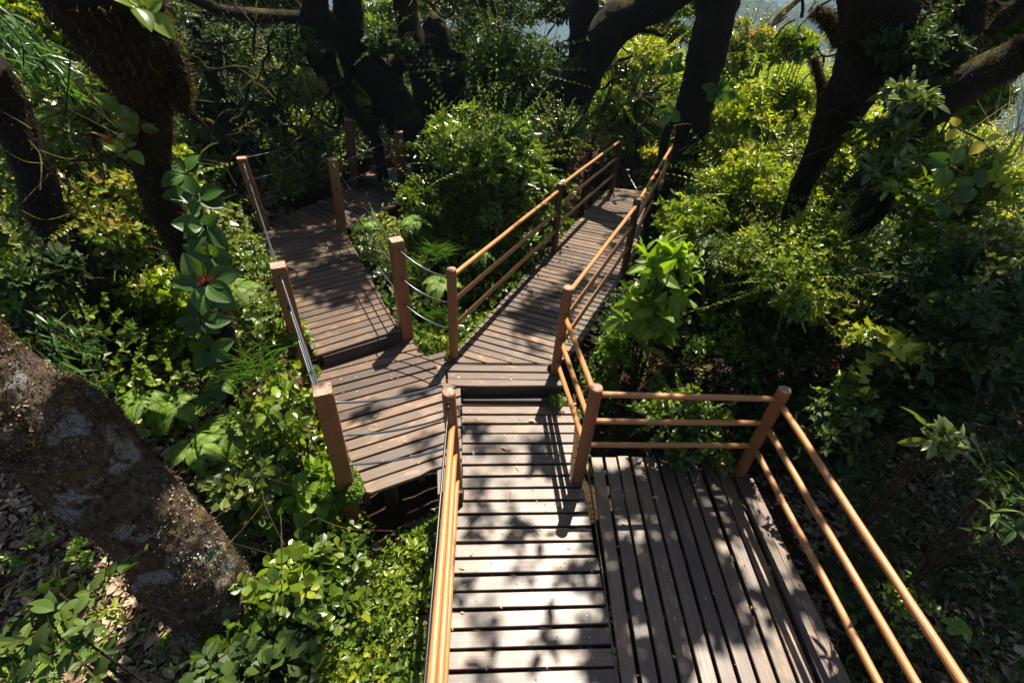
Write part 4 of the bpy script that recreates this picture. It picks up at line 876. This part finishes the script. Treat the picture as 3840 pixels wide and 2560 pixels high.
P('shrub', 'bushy dark small-leaved shrub right of the right walkway', 'shrub', 2640, 1030, 4.7, 170, 700, 5, .05, 'oval', 'deep', 9, .9)
P('shrub', 'sprig of large lime-green leaves beside the middle rail post on the right', 'shrub', 2500, 1010, 4.25, 95, 20, 6, .15, 'f_ell', 'fern', 5, 1.1, .95, .95, tone=.4)
P('shrub', 'small pale rosette sprig by the kink in the right railing', 'shrub', 2390, 1130, 4.6, 45, 12, 5, .12, 'f_ell', 'green', 3, .9, 1.1)
P('shrub', 'shady bush with scattered glossy leaves at the right edge', 'shrub', 3560, 1150, 4.4, 260, 520, 5, .07, 'ell', 'deep', 12, .9)
P('shrub', 'broad-leaved pale bush high at the right edge below the mossy trunk', 'shrub', 3560, 720, 5.4, 190, 420, 5, .08, 'ell', 'green', 10, .9, tone=.2)
P('shrub', 'right-edge thicket bush under the bare twigs', 'shrub', 3740, 1000, 4.9, 180, 480, 5, .06, 'obo', 'grey', 9, .9, tone=.2)
P('shrub', 'lone pale rosette plant in the dark right-hand undergrowth', 'shrub', 3500, 1660, 3.1, 80, 5, 6, .10, 'f_ell', 'grey', 3, .8, 1.1, .7, twigs=8, sk=False)
P('shrub', 'sparse dark-leaved shrub right of the platform corner post', 'shrub', 3180, 1560, 3.7, 150, 50, 5, .06, 'f_ell', 'deep', 6, .9, 1.1, tone=.2)
P('shrub', 'small lit sprigs low in the dark corner at lower right', 'shrub', 3420, 2250, 3.0, 120, 18, 4, .05, 'f_ell', 'green', 5, .4, 1.1, tone=-.2)
P('shrub', 'dull shrub at the lower right edge of the photo', 'shrub', 3760, 1900, 3.1, 150, 30, 5, .07, 'f_lance', 'deep', 6, .9, 1.1, tone=.2, sk=False)
P('shrub', 'ivy-leaved climber sprays over the dark bushes at centre right', 'climber', 3300, 1290, 3.9, 130, 30, 2, .075, 'lobed', 'green', 6, .4, 1.2, tone=.4)
P('shrub', 'mossy creeping plants along the right side of the right walkway', 'shrub', 2330, 1250, 4.3, 90, 130, 5, .04, 'oval', 'fern', 6, 1.2, .9, stems=False)
P('shrub', 'low plants growing up beneath the horizontal platform rails', 'shrub', 2560, 1560, 3.6, 190, 240, 5, .05, 'oval', 'green', 8, .6, 1.0, tone=-.2)
P('shrub', 'pale leafy twigs sprouting from the mossy trunk at right', 'epiphyte', 3400, 380, 5.2, 90, 40, 6, .085, 'f_ell', 'grey', 4, .8, 1.0, stems=False)

P('shrub', 'dark leafy sprays between the stems of the great tree', 'climber', 1440, 170, 8.6, 110, 320, 5, .06, 'ell', 'deep', 8, 1.2, 1.2, stems=False, up=-.1, lower=-.9, sk=False)
P('shrub', 'dark hanging sprays left of the great tree under the bough', 'climber', 1110, 190, 8.4, 110, 260, 5, .06, 'ell', 'deep', 8, 1.1, 1.2, stems=False, up=-.1, lower=-.9, sk=False)
P('shrub', 'mossy leafy growth in the crotch of the massive black trunk', 'climber', 3440, 190, 5.7, 150, 380, 5, .055, 'ell', 'deep', 9, 1.1, 1.1, stems=False, up=0, lower=-.9, sk=False)
# background trees beyond
bgt = [(700, 60, 14, 260, 'deep'), (1060, -60, 13, 200, 'green'), (1420, 120, 15, 160, 'green'), (1640, 60, 16, 120, 'grey'), (1800, 60, 13, 200, 'deep'), (2080, 60, 14, 200, 'deep'), (2380, 60, 17, 190, 'grey'), (2560, 40, 15, 140, 'green'), (3600, 40, 9.5, 200, 'deep'), (3780, -20, 8, 170, 'green'), (520, 60, 12, 160, 'grey'), (60, -40, 9, 260, 'green')]
labs = ['shaded forest tree behind the mossy bough at top left', 'tree crown above the mossy bough near the pale sky gap', 'tree crown seen between the stems of the great dark tree', 'pale sunlit crown glimpsed through the gap beside the sign', 'dark tree crown behind the creeper-wrapped trunk', 'tree crown behind the black right-leaning trunk', 'far grey-green crown with twisted branches at top centre right', 'crown just left of the gnarled trunk at the top', 'dense dark crown right of the massive black trunk', 'leafy crown in the top right corner', 'crown behind the top of the leaf-hung trunk', 'crown in the top left corner']
for (u, v, hd, rp, mt), lb in zip(bgt, labs):
    P('broadleaf_tree', lb, 'tree', u, v, hd, rp, 900, 5, .095, 'ell', mt, 12, 1.0, 1.0, twigs=40, group=None)

# ferns
def frond(mb, base, d, L, droop=.5, np_=16, w=.24):
    base = np.asarray(base, float); d = nrm(np.array([d[0], d[1], 0.])); pts = []
    for i in range(np_ + 1):
        t = i / np_; pts.append(base + d * L * t * (1 - .15 * t) + np.array([0, 0, L * (.55 * t - (.35 + droop) * t * t)]))
    pts = np.array(pts); tg = nrm(np.gradient(pts, axis=0)); sd = nrm(np.cross(tg, np.array([0, 0, 1.])))
    nn = np.cross(sd, tg); i = np.arange(2, np_ + 1); pl = L * w * np.sin(np.pi * (i / (np_ + 1)) ** .75) + .01
    for s in (1, -1):
        mb.scatter(LF['pinna'], pts[i], sd[i] * s + tg[i] * .35 - nn[i] * .12, nn[i], pl, pl * 1.5)
    tube(mb, pts, [.003 * (1 - .7 * k / np_) for k in range(np_ + 1)], 4, rnd=.3)
def fern(label, u, v, hd, L, n=8, group='ferns', z=None, a0=0, span=6.28):
    c, mpp = at(u, v, hd); g = c.copy(); t = thing('fern', label, 'fern', g, group)
    for i in range(n):
        mb = MB(); a = a0 + span * i / n + rng.normal(0, .2); frond(mb, g, (math.cos(a), math.sin(a)), L * rng.uniform(.75, 1.15), rng.uniform(.3, .7)); mb.build('frond', M['fern'], t)
for a in [('fern with fanned fronds in the sun right of the thick trunk, largest of its patch', 850, 1600, 3.25, .34, 9), ('fern between the shadowed trunk and the leaf-hung trunk', 640, 1510, 3.6, .26, 7), ('dim fern in the shade behind the bend of the thick trunk', 520, 1500, 3.6, .25, 6),
          ('fern sprouting behind the leaf-hung trunk beside the fence', 880, 1080, 4.3, .30, 7), ('bright fern beside the round post where the walkways part', 1655, 1060, 4.55, .30, 8), ('small fern at the edge of the turning deck', 1370, 835, 6.3, .26, 6),
          ('fern at the bottom left corner', 210, 2430, 2.1, .24, 6), ('fern low beside the thick trunk on the litter', 720, 1680, 3.1, .24, 7), ('tiny fern in the dark right-hand corner', 3600, 2350, 2.9, .08, 5),
          ('fern nestling under the tall dense bush', 1800, 950, 5.6, .25, 6), ('fern hanging in the grass of the middle gap', 1560, 830, 6.0, .28, 7), ('fern near the broken corner of the left landing', 1000, 1750, 2.9, .2, 6)]: fern(*a)

# grasses and bamboo
def blades(label, name, u, v, hd, L, n, w, mat='bamboo', spread=.7, cat='grass', rise=1.0, group=None, dirn=None):
    c, mpp = at(u, v, hd); t = thing(name, label, cat, c, group); mb = MB()
    d = rng.normal(0, 1, (n, 3)); d[:, 2] = 0; d = nrm(d) * spread * rng.random((n, 1)) ** .5
    if dirn is not None: d = d * .5 + np.array(dirn)
    b0 = c + rng.normal(0, .09, (n, 3)) * np.array([1, 1, .25])
    d[:, 2] = rise; sz = L * rng.uniform(.6, 1.2, n); mb.scatter(fineleaf(.5, -.75, .1, 'lan', 7), b0, d, np.cross(np.cross(d, [0, 0, 1.]), d) + [0, 0, .01], sz, np.full(n, w * 1.0)); mb.build('blades', M[mat], t)
for a in [('arching grass tuft by the cable post next to the left landing', 'grass_tuft', 960, 1400, 3.4, .22, 90, .006), ('grass tuft in the middle gap below the cables', 'grass_tuft', 1640, 960, 5.4, .2, 110, .007), ('grass tuft beside the square post at the middle of the fork', 'grass_tuft', 1650, 1210, 4.6, .18, 90, .006),
          ('grass tuft near the far edge of the middle gap', 'grass_tuft', 1500, 1000, 5.6, .2, 90, .007)]: blades(*a)
def bamboo(label, u, v, hd, rpx, n, L):
    c, mpp = at(u, v, hd); r = rpx * mpp; t = thing('bamboo', label, 'bamboo', c); mb = MB(); st = MB()
    for i in range(12):
        q = c + rng.normal(0, r * .4, 3); e = q + np.array([rng.normal(.2, .2), rng.normal(-.1, .2), -.25]) * r * 1.2
        sp_ = spline([q + [-.1, 0, r * .5], q, e], 5); tube(st, sp_, .003, 4); pts = np.array(sp_)
        k = n // 12; ii = rng.integers(0, len(pts), k); d = np.array([.35, -.1, -.5]) + rng.normal(0, .35, (k, 3))
        mb.scatter(fineleaf(.075, -.2, .02, 'lan', 5), pts[ii] + rng.normal(0, .02, (k, 3)), d, rng.normal(0, .5, (k, 3)) + [0, -.6, .8], L * rng.uniform(.6, 1.3, k))
    mb.build('foliage', M['bamboo'], t); st.build('stem', M['stem'], t)
bamboo('drooping bamboo leaves in the upper left corner', 80, 170, 4.6, 140, 250, .14); bamboo('bamboo sprays lower on the left edge', 50, 450, 4.6, 90, 80, .13)
bamboo('bamboo leaves lit by the sun just above the thick trunk', 220, 1310, 3.5, 120, 110, .11); bamboo('shaded bamboo tuft above the mossy bend of the trunk', 250, 1430, 3.3, 80, 70, .10)

# broad ribbed leaves on the leaf-hung trunk
def ribbed(label, name, spots, mat='big', L=.155, cat='climber'):
    c, _ = at(*spots[0][:3]); t = thing(name, label, cat, c); mb = MB()
    for (u, v, hd, k, s) in spots:
        q, _ = at(u, v, hd); rosettes(mb, q[None], np.array([[-q[0] * .25, -q[1] * .25, .55]]) + rng.normal(0, .15, (1, 3)), k, L * s, 1.15, 'f_big', tj=.2, sj=.15, wid=1.25, rbase=np.array([rng.uniform(.3, .8)]))
    mb.build('foliage', M[mat], t, smooth=True)
    sp_ = [at(u, v, hd + .06)[0] for (u, v, hd, k, s) in spots]
    if len(sp_) == 1: sp_ = [at(spots[0][0], spots[0][1] + 70, spots[0][2] + .35)[0]] + sp_
    st = MB(); tube(st, spline(sp_, 4), .008, 6); st.build('stem', M['stem'], t); return t
tc = ribbed('climber with big ribbed glossy leaves and a red bud running down the leaf-hung trunk', 'climbing_plant', [(700, 650, 3.2, 5, .75), (740, 740, 3.2, 6, .8), (770, 850, 3.2, 6, .85), (790, 960, 3.3, 6, .8), (770, 1060, 3.2, 7, 1.15), (750, 1200, 3.4, 6, .85), (780, 1310, 3.5, 6, .8), (830, 1430, 3.55, 6, .8), (800, 1500, 3.55, 4, .7)])
mb = MB(); q = at(768, 1052, 3.12)[0]; rosettes(mb, q[None], np.array([[.3, -.8, .7]]), 5, .065, .5, 'f_ell'); mb.build('red_bud', M['red'], tc)
ribbed('leaf sprays on the left side of the leaf-hung trunk', 'climbing_plant', [(470, 420, 3.15, 4, 1.0), (520, 480, 3.1, 4, .9), (480, 560, 3.15, 3, .8)], 'green', .10, 'climber')
ribbed('long-leaved epiphyte near the top of the leaf-hung trunk', 'epiphyte', [(545, 40, 2.6, 5, .9), (500, 20, 2.6, 3, .8)], 'green', .085, 'epiphyte')
ribbed('large yellow drooping leaves under the mossy right trunk', 'shrub', [(3590, 480, 4.6, 2, .6), (3690, 530, 4.6, 2, .75)], 'yellow', .12, 'shrub')
ribbed('dark green leaves on the twig just below the yellow ones', 'shrub', [(3560, 620, 4.6, 4, .8), (3660, 700, 4.6, 4, .8), (3520, 760, 4.6, 3, .7)], 'big', .13, 'shrub')
mb = MB(); q = at(425, 545, 3.1)[0]; tr_ = thing('red_sprout', 'coppery red young leaves left of the leaf-hung trunk', 'sprout', q); rosettes(mb, q[None], np.array([[0, -.3, 1.]]), 7, .065, .4, 'f_ell'); mb.build('foliage', M['orange'], tr_)
for lab, sp_ in (('leaf cluster on a twig right of the gnarled trunk', [(2690, 330, 7.9, 6, .75), (2740, 335, 7.9, 6, .75)]), ('dark leaf cluster left of the gnarled trunk, upper', [(2520, 250, 8.0, 6, .85)]), ('leaf pair cluster left of the gnarled trunk, lower', [(2510, 425, 8.0, 6, .75)]),
                 ('round-leaved creeper low on the gnarled trunk', [(2580, 625, 7.9, 6, .6), (2600, 700, 7.9, 4, .6), (2530, 745, 8.0, 5, .5)]), ('rosette clinging to the mossy right trunk', [(3300, 615, 5.2, 7, .6)])):
    ribbed(lab, 'epiphyte', sp_, 'big', .19, 'epiphyte')

# bare twigs at the right edge
c, _ = at(3760, 640, 6.2); t = thing('bare_shrub', 'leafless pale twigs at the right edge above the valley', 'shrub', drop(c)); mb = MB()
for i in range(46):
    a = c + rng.normal(0, .25, 3); b_ = a + np.array([rng.normal(.2, .3), rng.normal(0, .3), rng.normal(.25, .2)]) * 1.3; tube(mb, [a - [0, 0, .5], a, (a + b_) / 2 + rng.normal(0, .05, 3), b_], [.006, .005, .003, .0015], 4)
mb.build('branches', M['pale'], t)
# loose twigs through the thickets
mb = MB()
for (u0_, u1_, v0_, v1_, h0, h1, n_) in [(2500, 3800, 1000, 2400, 2.6, 5, 90), (0, 900, 100, 1500, 3.6, 6, 120), (2500, 3500, 300, 900, 5, 8, 60), (900, 1600, 1800, 2500, 1.9, 2.6, 30)]:
    for i in range(n_):
        a = at(rng.uniform(u0_, u1_), rng.uniform(v0_, v1_), rng.uniform(h0, h1))[0]; d = rng.normal(0, .16, 3); d[2] = abs(d[2]) * 1.4
        if keep_off(np.array([a[0]]), np.array([a[1]]), .3)[0] and keep_off(np.array([a[0] + d[0]]), np.array([a[1] + d[1]]), .3)[0]: tube(mb, spline([a - d, a + rng.normal(0, .04, 3), a + d * .8], 4), [.004] * 4 + [.003] * 3 + [.0015] * 2, 4)
tag(mb.build('twigs', M['stem']), kind='stuff')

# litter on the ground
def litter(xr, yr, n, L=.05, mat='dead', tpl='lance'):
    x = rng.uniform(*xr, n); y = rng.uniform(*yr, n); ok = keep_off(x, y, .02) & in_view(x, y, ground_h(x, y)); x, y = x[ok], y[ok]; z = ground_h(x, y) + .03 + rng.random(len(x)) * .04
    mb = MB(); d = rng.normal(0, 1, (len(x), 3)); d[:, 2] *= .15; nn = rng.normal(0, .3, (len(x), 3)) + [0, 0, 1]; sz = L * rng.uniform(.5, 1.8, len(x)); mb.scatter(LF[tpl], np.stack([x, y, z], 1), d, nn, sz); return mb
for a in (((-4.6, -.5), (.1, 3.4), 13000), ((2.2, 4.5), (.2, 4), 7000)):
    mb = litter(*a); mb2 = litter(a[0], a[1], a[2] // 2, .07, tpl='ell'); tag(mb.build('leaf_litter', M['dead']), kind='stuff'); tag(mb2.build('leaf_litter', M['dead']), kind='stuff')
# green moss on the ground and creeping along deck edges
mb = MB(); n_ = 9000; x = rng.uniform(-2.6, -.6, n_); y = rng.uniform(1.0, 3.6, n_); ok = keep_off(x, y, .0) & (np.array([noise.noise(Vector((a * 1.7, b * 1.7, 0))) for a, b in zip(x, y)]) > -.05); x, y = x[ok], y[ok]
rosettes(mb, np.stack([x, y, ground_h(x, y) + .04], 1), np.tile([0, 0, 1.], (len(x), 1)), 4, .018, 1.1, 'oval'); tag(mb.build('moss_carpet', M['greenmoss']), kind='stuff')

# unseen crowns added overhead, placed along the sun's rays to shape the shade
SH = SUN / SUN[2]
def crown(parent, spots, L=.12, cover=1.3, mat='deep', hk=1.25):
    mb = MB()
    for (x, y, r, h, cv) in spots:
        h *= hk; c = np.array([x, y, 0]) + SH * h; la = L * L * .30; n = int(math.pi * r * r / la * cover * cv / 5) + 1
        d = rng.normal(0, 1, (n, 3)); d = nrm(d) * (rng.random((n, 1)) ** .4) * r * np.array([1, 1, .45]); nclump = max(3, int(r * 7)); cc = c + (nrm(rng.normal(0, 1, (nclump, 3))) * rng.random((nclump, 1)) ** .5) * r * np.array([1, 1, .4])
        k = rng.integers(0, nclump, n); P_ = np.where(rng.random((n, 1)) < .55, cc[k] + rng.normal(0, r * .17, (n, 3)), c + d)
        rosettes(mb, P_, rng.normal(0, .4, (n, 3)) + [0, 0, 1], 5, L, 1.25, 'ell')
    return mb.build('crown', M[mat], parent)
TT = {o['label'][:20]: o for o in bpy.data.objects if o.get('category') == 'tree' and o.name.startswith('tree')}
t1, t2, t3, t4, t8, t9, t10 = TREES[1], TREES[2], TREES[3], TREES[4], TREES[8], TREES[9], TREES[10]
crown(t9, [(1.15, 2.2, .50, 5.5, 3.2), (1.3, 1.8, .45, 5.5, 3.0), (.95, 2.6, .28, 5.5, 2.6), (.95, 1.7, .28, 5.5, 2.6), (1.65, 1.85, .25, 5.5, 2.2), (.72, 1.2, .18, 5.5, 2.4), (.35, 2.9, .16, 5.5, 2.), (.2, 2.1, .14, 5.5, 1.8), (-.15, 2.2, .12, 5.5, 1.6), (.3, 1.35, .12, 5.5, 1.6), (-.25, 1.65, .08, 5.5, 1.6), (-.3, 3.2, .14, 5.5, 1.6), (.0, 1.15, .1, 5.5, 1.4), (1.75, 2.25, .35, 5.0, 1.3), (1.75, 2.75, .35, 4.6, .6), (1.1, 1.2, .32, 5.5, 2.0), (.64, 1.9, .18, 6, 1.6), (.66, 1.35, .2, 6, 1.6), (.75, 2.6, .2, 6, 1.2), (2.0, 1.6, .2, 5, 1.), (3.1, 1.8, .80, 5.5, 2.8), (2.9, 2.5, .35, 5.5, 2.2), (4.4, 2.5, .8, 5.5, 2.6), (4.6, 1.6, 1.1, 5.5, 2.6), (2.7, 1.0, .4, 5.5, 1.6)])
crown(t10, [(5.4, 4.2, .6, 5.5, 1.2), (5.6, 8.2, .7, 5, .9), (4.3, 6.6, .3, 5, .6), (6.6, 3.4, .9, 5.5, 1.2), (7.5, 6.2, .5, 5.5, .8)])
crown(t2, [(-2.3, 5.1, .7, 6, 2.4), (-2.9, 6.1, .7, 6, 2.2), (-3.3, 7.3, .3, 6, .8), (-1.3, 3.1, .16, 6, .8), (-.9, 3.4, .13, 6, .7), (-.75, 2.7, .14, 6, .8), (-4.6, 3.2, .4, 6, .8), (-4.2, 5.2, .4, 6, .5), (-3.1, 3.2, .35, 6, .9)])
crown(t3, [(-5.6, 4.2, .6, 6, .7), (-6.6, 6.2, .7, 6, .7), (-5.8, 8, 1.0, 6, .9), (-4.2, 2.0, .4, 6, .8)])
crown(t4, [(-2.2, 9.1, .95, 6, 3.0), (-3.6, 9.2, 1.0, 6, 2.0), (-1.0, 9.8, 1.2, 6, 1.2), (-4.2, 10, 1.6, 6, 1.0), (-.9, 5.6, .5, 6, .6), (-.7, 6.8, .6, 6, .7), (-1.6, 7.4, .5, 6, .6), (-7, 11, 2, 6, .9)])
crown(t8, [(.3, 4.85, .5, 6, 2.2), (.9, 5.7, .4, 6, 1.5), (.1, 4.2, .14, 6, .8), (1.5, 6.9, .4, 6, .5), (2.8, 8.9, .9, 5, 1.4), (1.0, 9.6, 1.2, 6, .9), (1.9, 4.6, .35, 6, .6), (-.1, 2.9, .16, 6, .8), (.25, 3.0, .16, 6, .9), (.05, 2.45, .12, 6, .7), (-.25, 2.5, .1, 6, .6), (.1, 1.8, .12, 6, .7), (-.1, 1.4, .14, 6, .7)], hk=1.6)
crown(t1, [(-.15, .9, .16, 6, .6), (-1.9, 1.9, .25, 6, .6), (-1.2, 1.2, .22, 6, .6), (-1.5, 1.8, .15, 6, .7)])

# ------------------------------------------------------------------ sign and steps beyond the great tree
def text_obj(s, size, loc, rot, parent, name='lettering'):
    cu = bpy.data.curves.new('t', 'FONT'); cu.body = s; cu.size = size; cu.extrude = .003; cu.align_x = 'CENTER'; cu.align_y = 'CENTER'
    o = bpy.data.objects.new('t', cu); COL.objects.link(o); dg = bpy.context.evaluated_depsgraph_get(); dg.update()
    me = bpy.data.meshes.new_from_object(o.evaluated_get(dg)); bpy.data.objects.remove(o); bpy.data.curves.remove(cu)
    m, n, b, out = newmat('sign_letter'); b.inputs['Base Color'].default_value = (.4, .32, .24, 1); me.materials.clear(); me.materials.append(m)
    ob = bpy.data.objects.new(name, me); COL.objects.link(ob); ob.parent = parent; ob.location = loc; ob.rotation_euler = rot; return ob
def sign(label, u, v, hd, w_, h, txt, tx, size):
    c, mpp = at(u, v, hd); t = thing('sign', label, 'sign', c); yaw = -math.atan2(c[0], c[1]); d = np.array([math.cos(yaw), math.sin(yaw)])
    mb = MB(); nrm2 = np.array([-d[1], d[0]]); q = c[:2]; a = q - d * w_ / 2; b_ = q + d * w_ / 2
    beam(mb, a, b_, c[2] - h / 2, c[2] + h / 2, .03); beam(mb, a, b_, c[2] + h * .75, c[2] + h * 1.0, .03); mb.build('board', M['post_dark_uv'], t)
    mb = MB(); beam(mb, q + nrm2 * .045 - d * .04, q + nrm2 * .045 + d * .04, float(ground_h(*q)) - .3, c[2] + h, .05); mb.build('post', M['post_dark_uv'], t)
    o = text_obj(txt, size, (float(d[0] * tx - nrm2[0] * .02), float(d[1] * tx - nrm2[1] * .02), 0), (math.pi / 2, 0, yaw), t)
M['post_dark_uv'] = woodmat('sign_wood', (.07, .03, .018), (.12, .055, .034), (.17, .08, .05), .5)
sign('brown wooden sign lettered UANG, half hidden behind the great dark tree', 1500, 238, 10.6, .62, .24, 'UANG', .12, .10)
sign('small brown wooden sign ending in AK between two dark stems', 1630, 305, 10.6, .34, .24, 'AK', .09, .10)
c, _ = at(1652, 330, 10.4); t = thing('steps', 'pale-edged timber steps between the dark stems below the AK sign', 'steps', c)
for i in range(3):
    mb = MB(); beam(mb, (c[0] - .25, c[1] - i * .3), (c[0] + .25, c[1] - i * .3), c[2] - .2 * i - .05, c[2] - .2 * i, .25); mb.build('tread', M['deck'], t)

# ------------------------------------------------------------------ fallen leaves on the boards
fl = [(-.05, 2.95, 0), (.1, 2.75, 0), (-.30, 2.9, 0), (.5, 2.9, 0), (-.22, 1.9, 0), (-.25, 1.8, 0), (-.25, 1.5, 0), (.95, 2.25, 0), (1.7, 2.75, 0), (1.3, 2.5, 0), (1.85, 2.3, 0), (.45, 2.35, 0), (-1.2, 3.1, .17), (-.9, 2.8, .17), (-.5, 3.2, .17), (-.5, 3.68, .17),
      (0, 3.7, .17), (.3, 4.6, .17), (.6, 5.2, .17), (.35, 5.0, .17), (.2, 3.3, 0), (.35, 3.2, 0), (.4, 2.8, 0), (-2.0, 6.0, .34), (-2.6, 6.0, .34), (1.2, 6.6, .17)]
p0 = None
where = ['on the lower boardwalk', 'on the side platform', 'on the left landing', 'on the middle landing', 'on the right walkway', 'on the left walkway']
for i, (x, y, z) in enumerate(fl):
    wi = 1 if x > .9 and y < 3 else 0 if z == 0 else 2 if (z == .17 and x < -.45 and y < 3.5) else 3 if (z == .17 and y < 3.9) else 4 if z == .17 else 5
    if p0 is None:
        mb = MB(); mb.scatter(fineleaf(.16, -.15, .05), np.zeros((1, 3)), np.array([[1., 0, 0]]), np.array([[0, 0, 1.]]), .06); o = mb.build('fallen_leaf', M['dryleaf']); p0 = o
    else: o = p0.copy(); COL.objects.link(o)
    o.location = (x, y, z + .012); o.rotation_euler = (rng.normal(0, .15), rng.normal(0, .15), rng.random() * 6.28); s_ = rng.uniform(.6, 1.2); o.scale = (s_, s_, s_)
    tag(o, 'small dry fallen leaf lying ' + where[wi], 'leaf', 'fallen leaves ' + where[wi])
# tiny debris on the boards and moss along the deck edges
mb = MB(); pts = []
for (x0, x1, y0, y1, z, n_) in [(-.4, .7, .9, 3.4, 0, 90), (.8, 2.0, .9, 2.9, .004, 60), (-1.7, -.6, 2.5, 4.0, .17, 50), (-.5, 1.3, 3.7, 6.5, .17, 60), (-3.4, -1.6, 4, 7.6, .34, 40)]:
    x = rng.uniform(x0, x1, n_); y = rng.uniform(y0, y1, n_); ok = ~keep_off(x, y, 0.0) & np.array([any(in_poly(np.array([a]), np.array([b]), p, -.05)[0] for p in SHORT.values()) for a, b in zip(x, y)]); pts.append(np.stack([x[ok], y[ok], np.full(ok.sum(), z + .006)], 1))
pts = np.concatenate(pts); d = rng.normal(0, 1, pts.shape); d[:, 2] = 0; mb.scatter(LF['ell'], pts, d, rng.normal(0, .15, pts.shape) + [0, 0, 1], rng.uniform(.008, .028, len(pts))); tag(mb.build('deck_debris', M['dryleaf']), kind='stuff')
mb = MB()
for (a, b_, z, n_) in [((-.60, 4.15), (1.6, 9.1), .17, 420), ((-1.94, 3.72), (-3.64, 6.3), .34, 300), ((-1.99, 3.6), (-1.1, 2.3), .17, 200), ((.42, 3.97), (1.27, 5.5), .17, 160), ((-.48, 3.5), (-.37, 2.3), .0, 120), ((.70, 3.6), (.75, 2.6), 0, 90), ((.71, 2.6), (.79, 1.1), -.004, 70), ((-1.95, 3.76), (-1.22, 4.22), .17, 90)]:
    t_ = rng.random(n_); a = np.array(a); b_ = np.array(b_); cl = np.array([noise.noise(Vector((float(q) * 9, float(a[0]) * 7, 1))) for q in t_]) > -.05; t_ = t_[cl]
    p = a + (b_ - a) * t_[:, None] + rng.normal(0, .014, (len(t_), 2)); p = np.column_stack([p, z + rng.normal(0, .006, len(t_))]); rosettes(mb, p, np.tile([0, 0, 1.], (len(p), 1)), 4, .013, 1.1, 'oval')
tag(mb.build('edge_moss', M['greenmoss']), kind='stuff')
# moss cushions at post feet and deck corners
def moss_patch(label, c, r, n, mat='greenmoss', flat=.4):
    t = MB(); d = nrm(rng.normal(0, 1, (n, 3))); d[:, 2] = abs(d[:, 2]); P_ = np.array(c) + d * r * rng.random((n, 1)) ** .4 * np.array([1, 1, flat]); rosettes(t, P_, d + [0, 0, .5], 4, .014, 1.0, 'oval')
    o = t.build('moss_cushion', M[mat], loc=c); tag(o, label, 'moss')
moss_patch('green moss cushion at the foot of the nearest square fence post', (-1.20, 2.30, .12), .10, 500, flat=1.2)
moss_patch('moss along the left edge of the right walkway', (-.02, 5.55, .17), .07, 200)
moss_patch('small green weeds growing on the dark step', (.47, 3.50, .08), .09, 260, flat=.8)
moss_patch('moss at the foot of the left step post', (-1.98, 3.62, .14), .09, 300, flat=1.5)

# ------------------------------------------------------------------ air
if True:
    bm_ = MB(); x0, x1, y0, y1, z0, z1 = -2600, 2600, -600, 2600, -330, 30
    V = [(x, y, z) for z in (z0, z1) for (x, y) in ((x0, y0), (x1, y0), (x1, y1), (x0, y1))]
    bm_.add(V, [(3, 2, 1, 0), (4, 5, 6, 7), (0, 1, 5, 4), (1, 2, 6, 5), (2, 3, 7, 6), (3, 0, 4, 7)])
    hm = bpy.data.materials.new('haze_air'); hm.use_nodes = True; hn = hm.node_tree; hn.nodes.remove(hn.nodes['Principled BSDF'])
    pv = hn.nodes.new('ShaderNodeVolumePrincipled'); pv.inputs['Color'].default_value = (.50, .74, 1, 1); pv.inputs['Density'].default_value = .00040; pv.inputs['Anisotropy'].default_value = .2
    hn.links.new(pv.outputs[0], hn.nodes['Material Output'].inputs['Volume'])
    tag(bm_.build('haze', hm), kind='stuff')
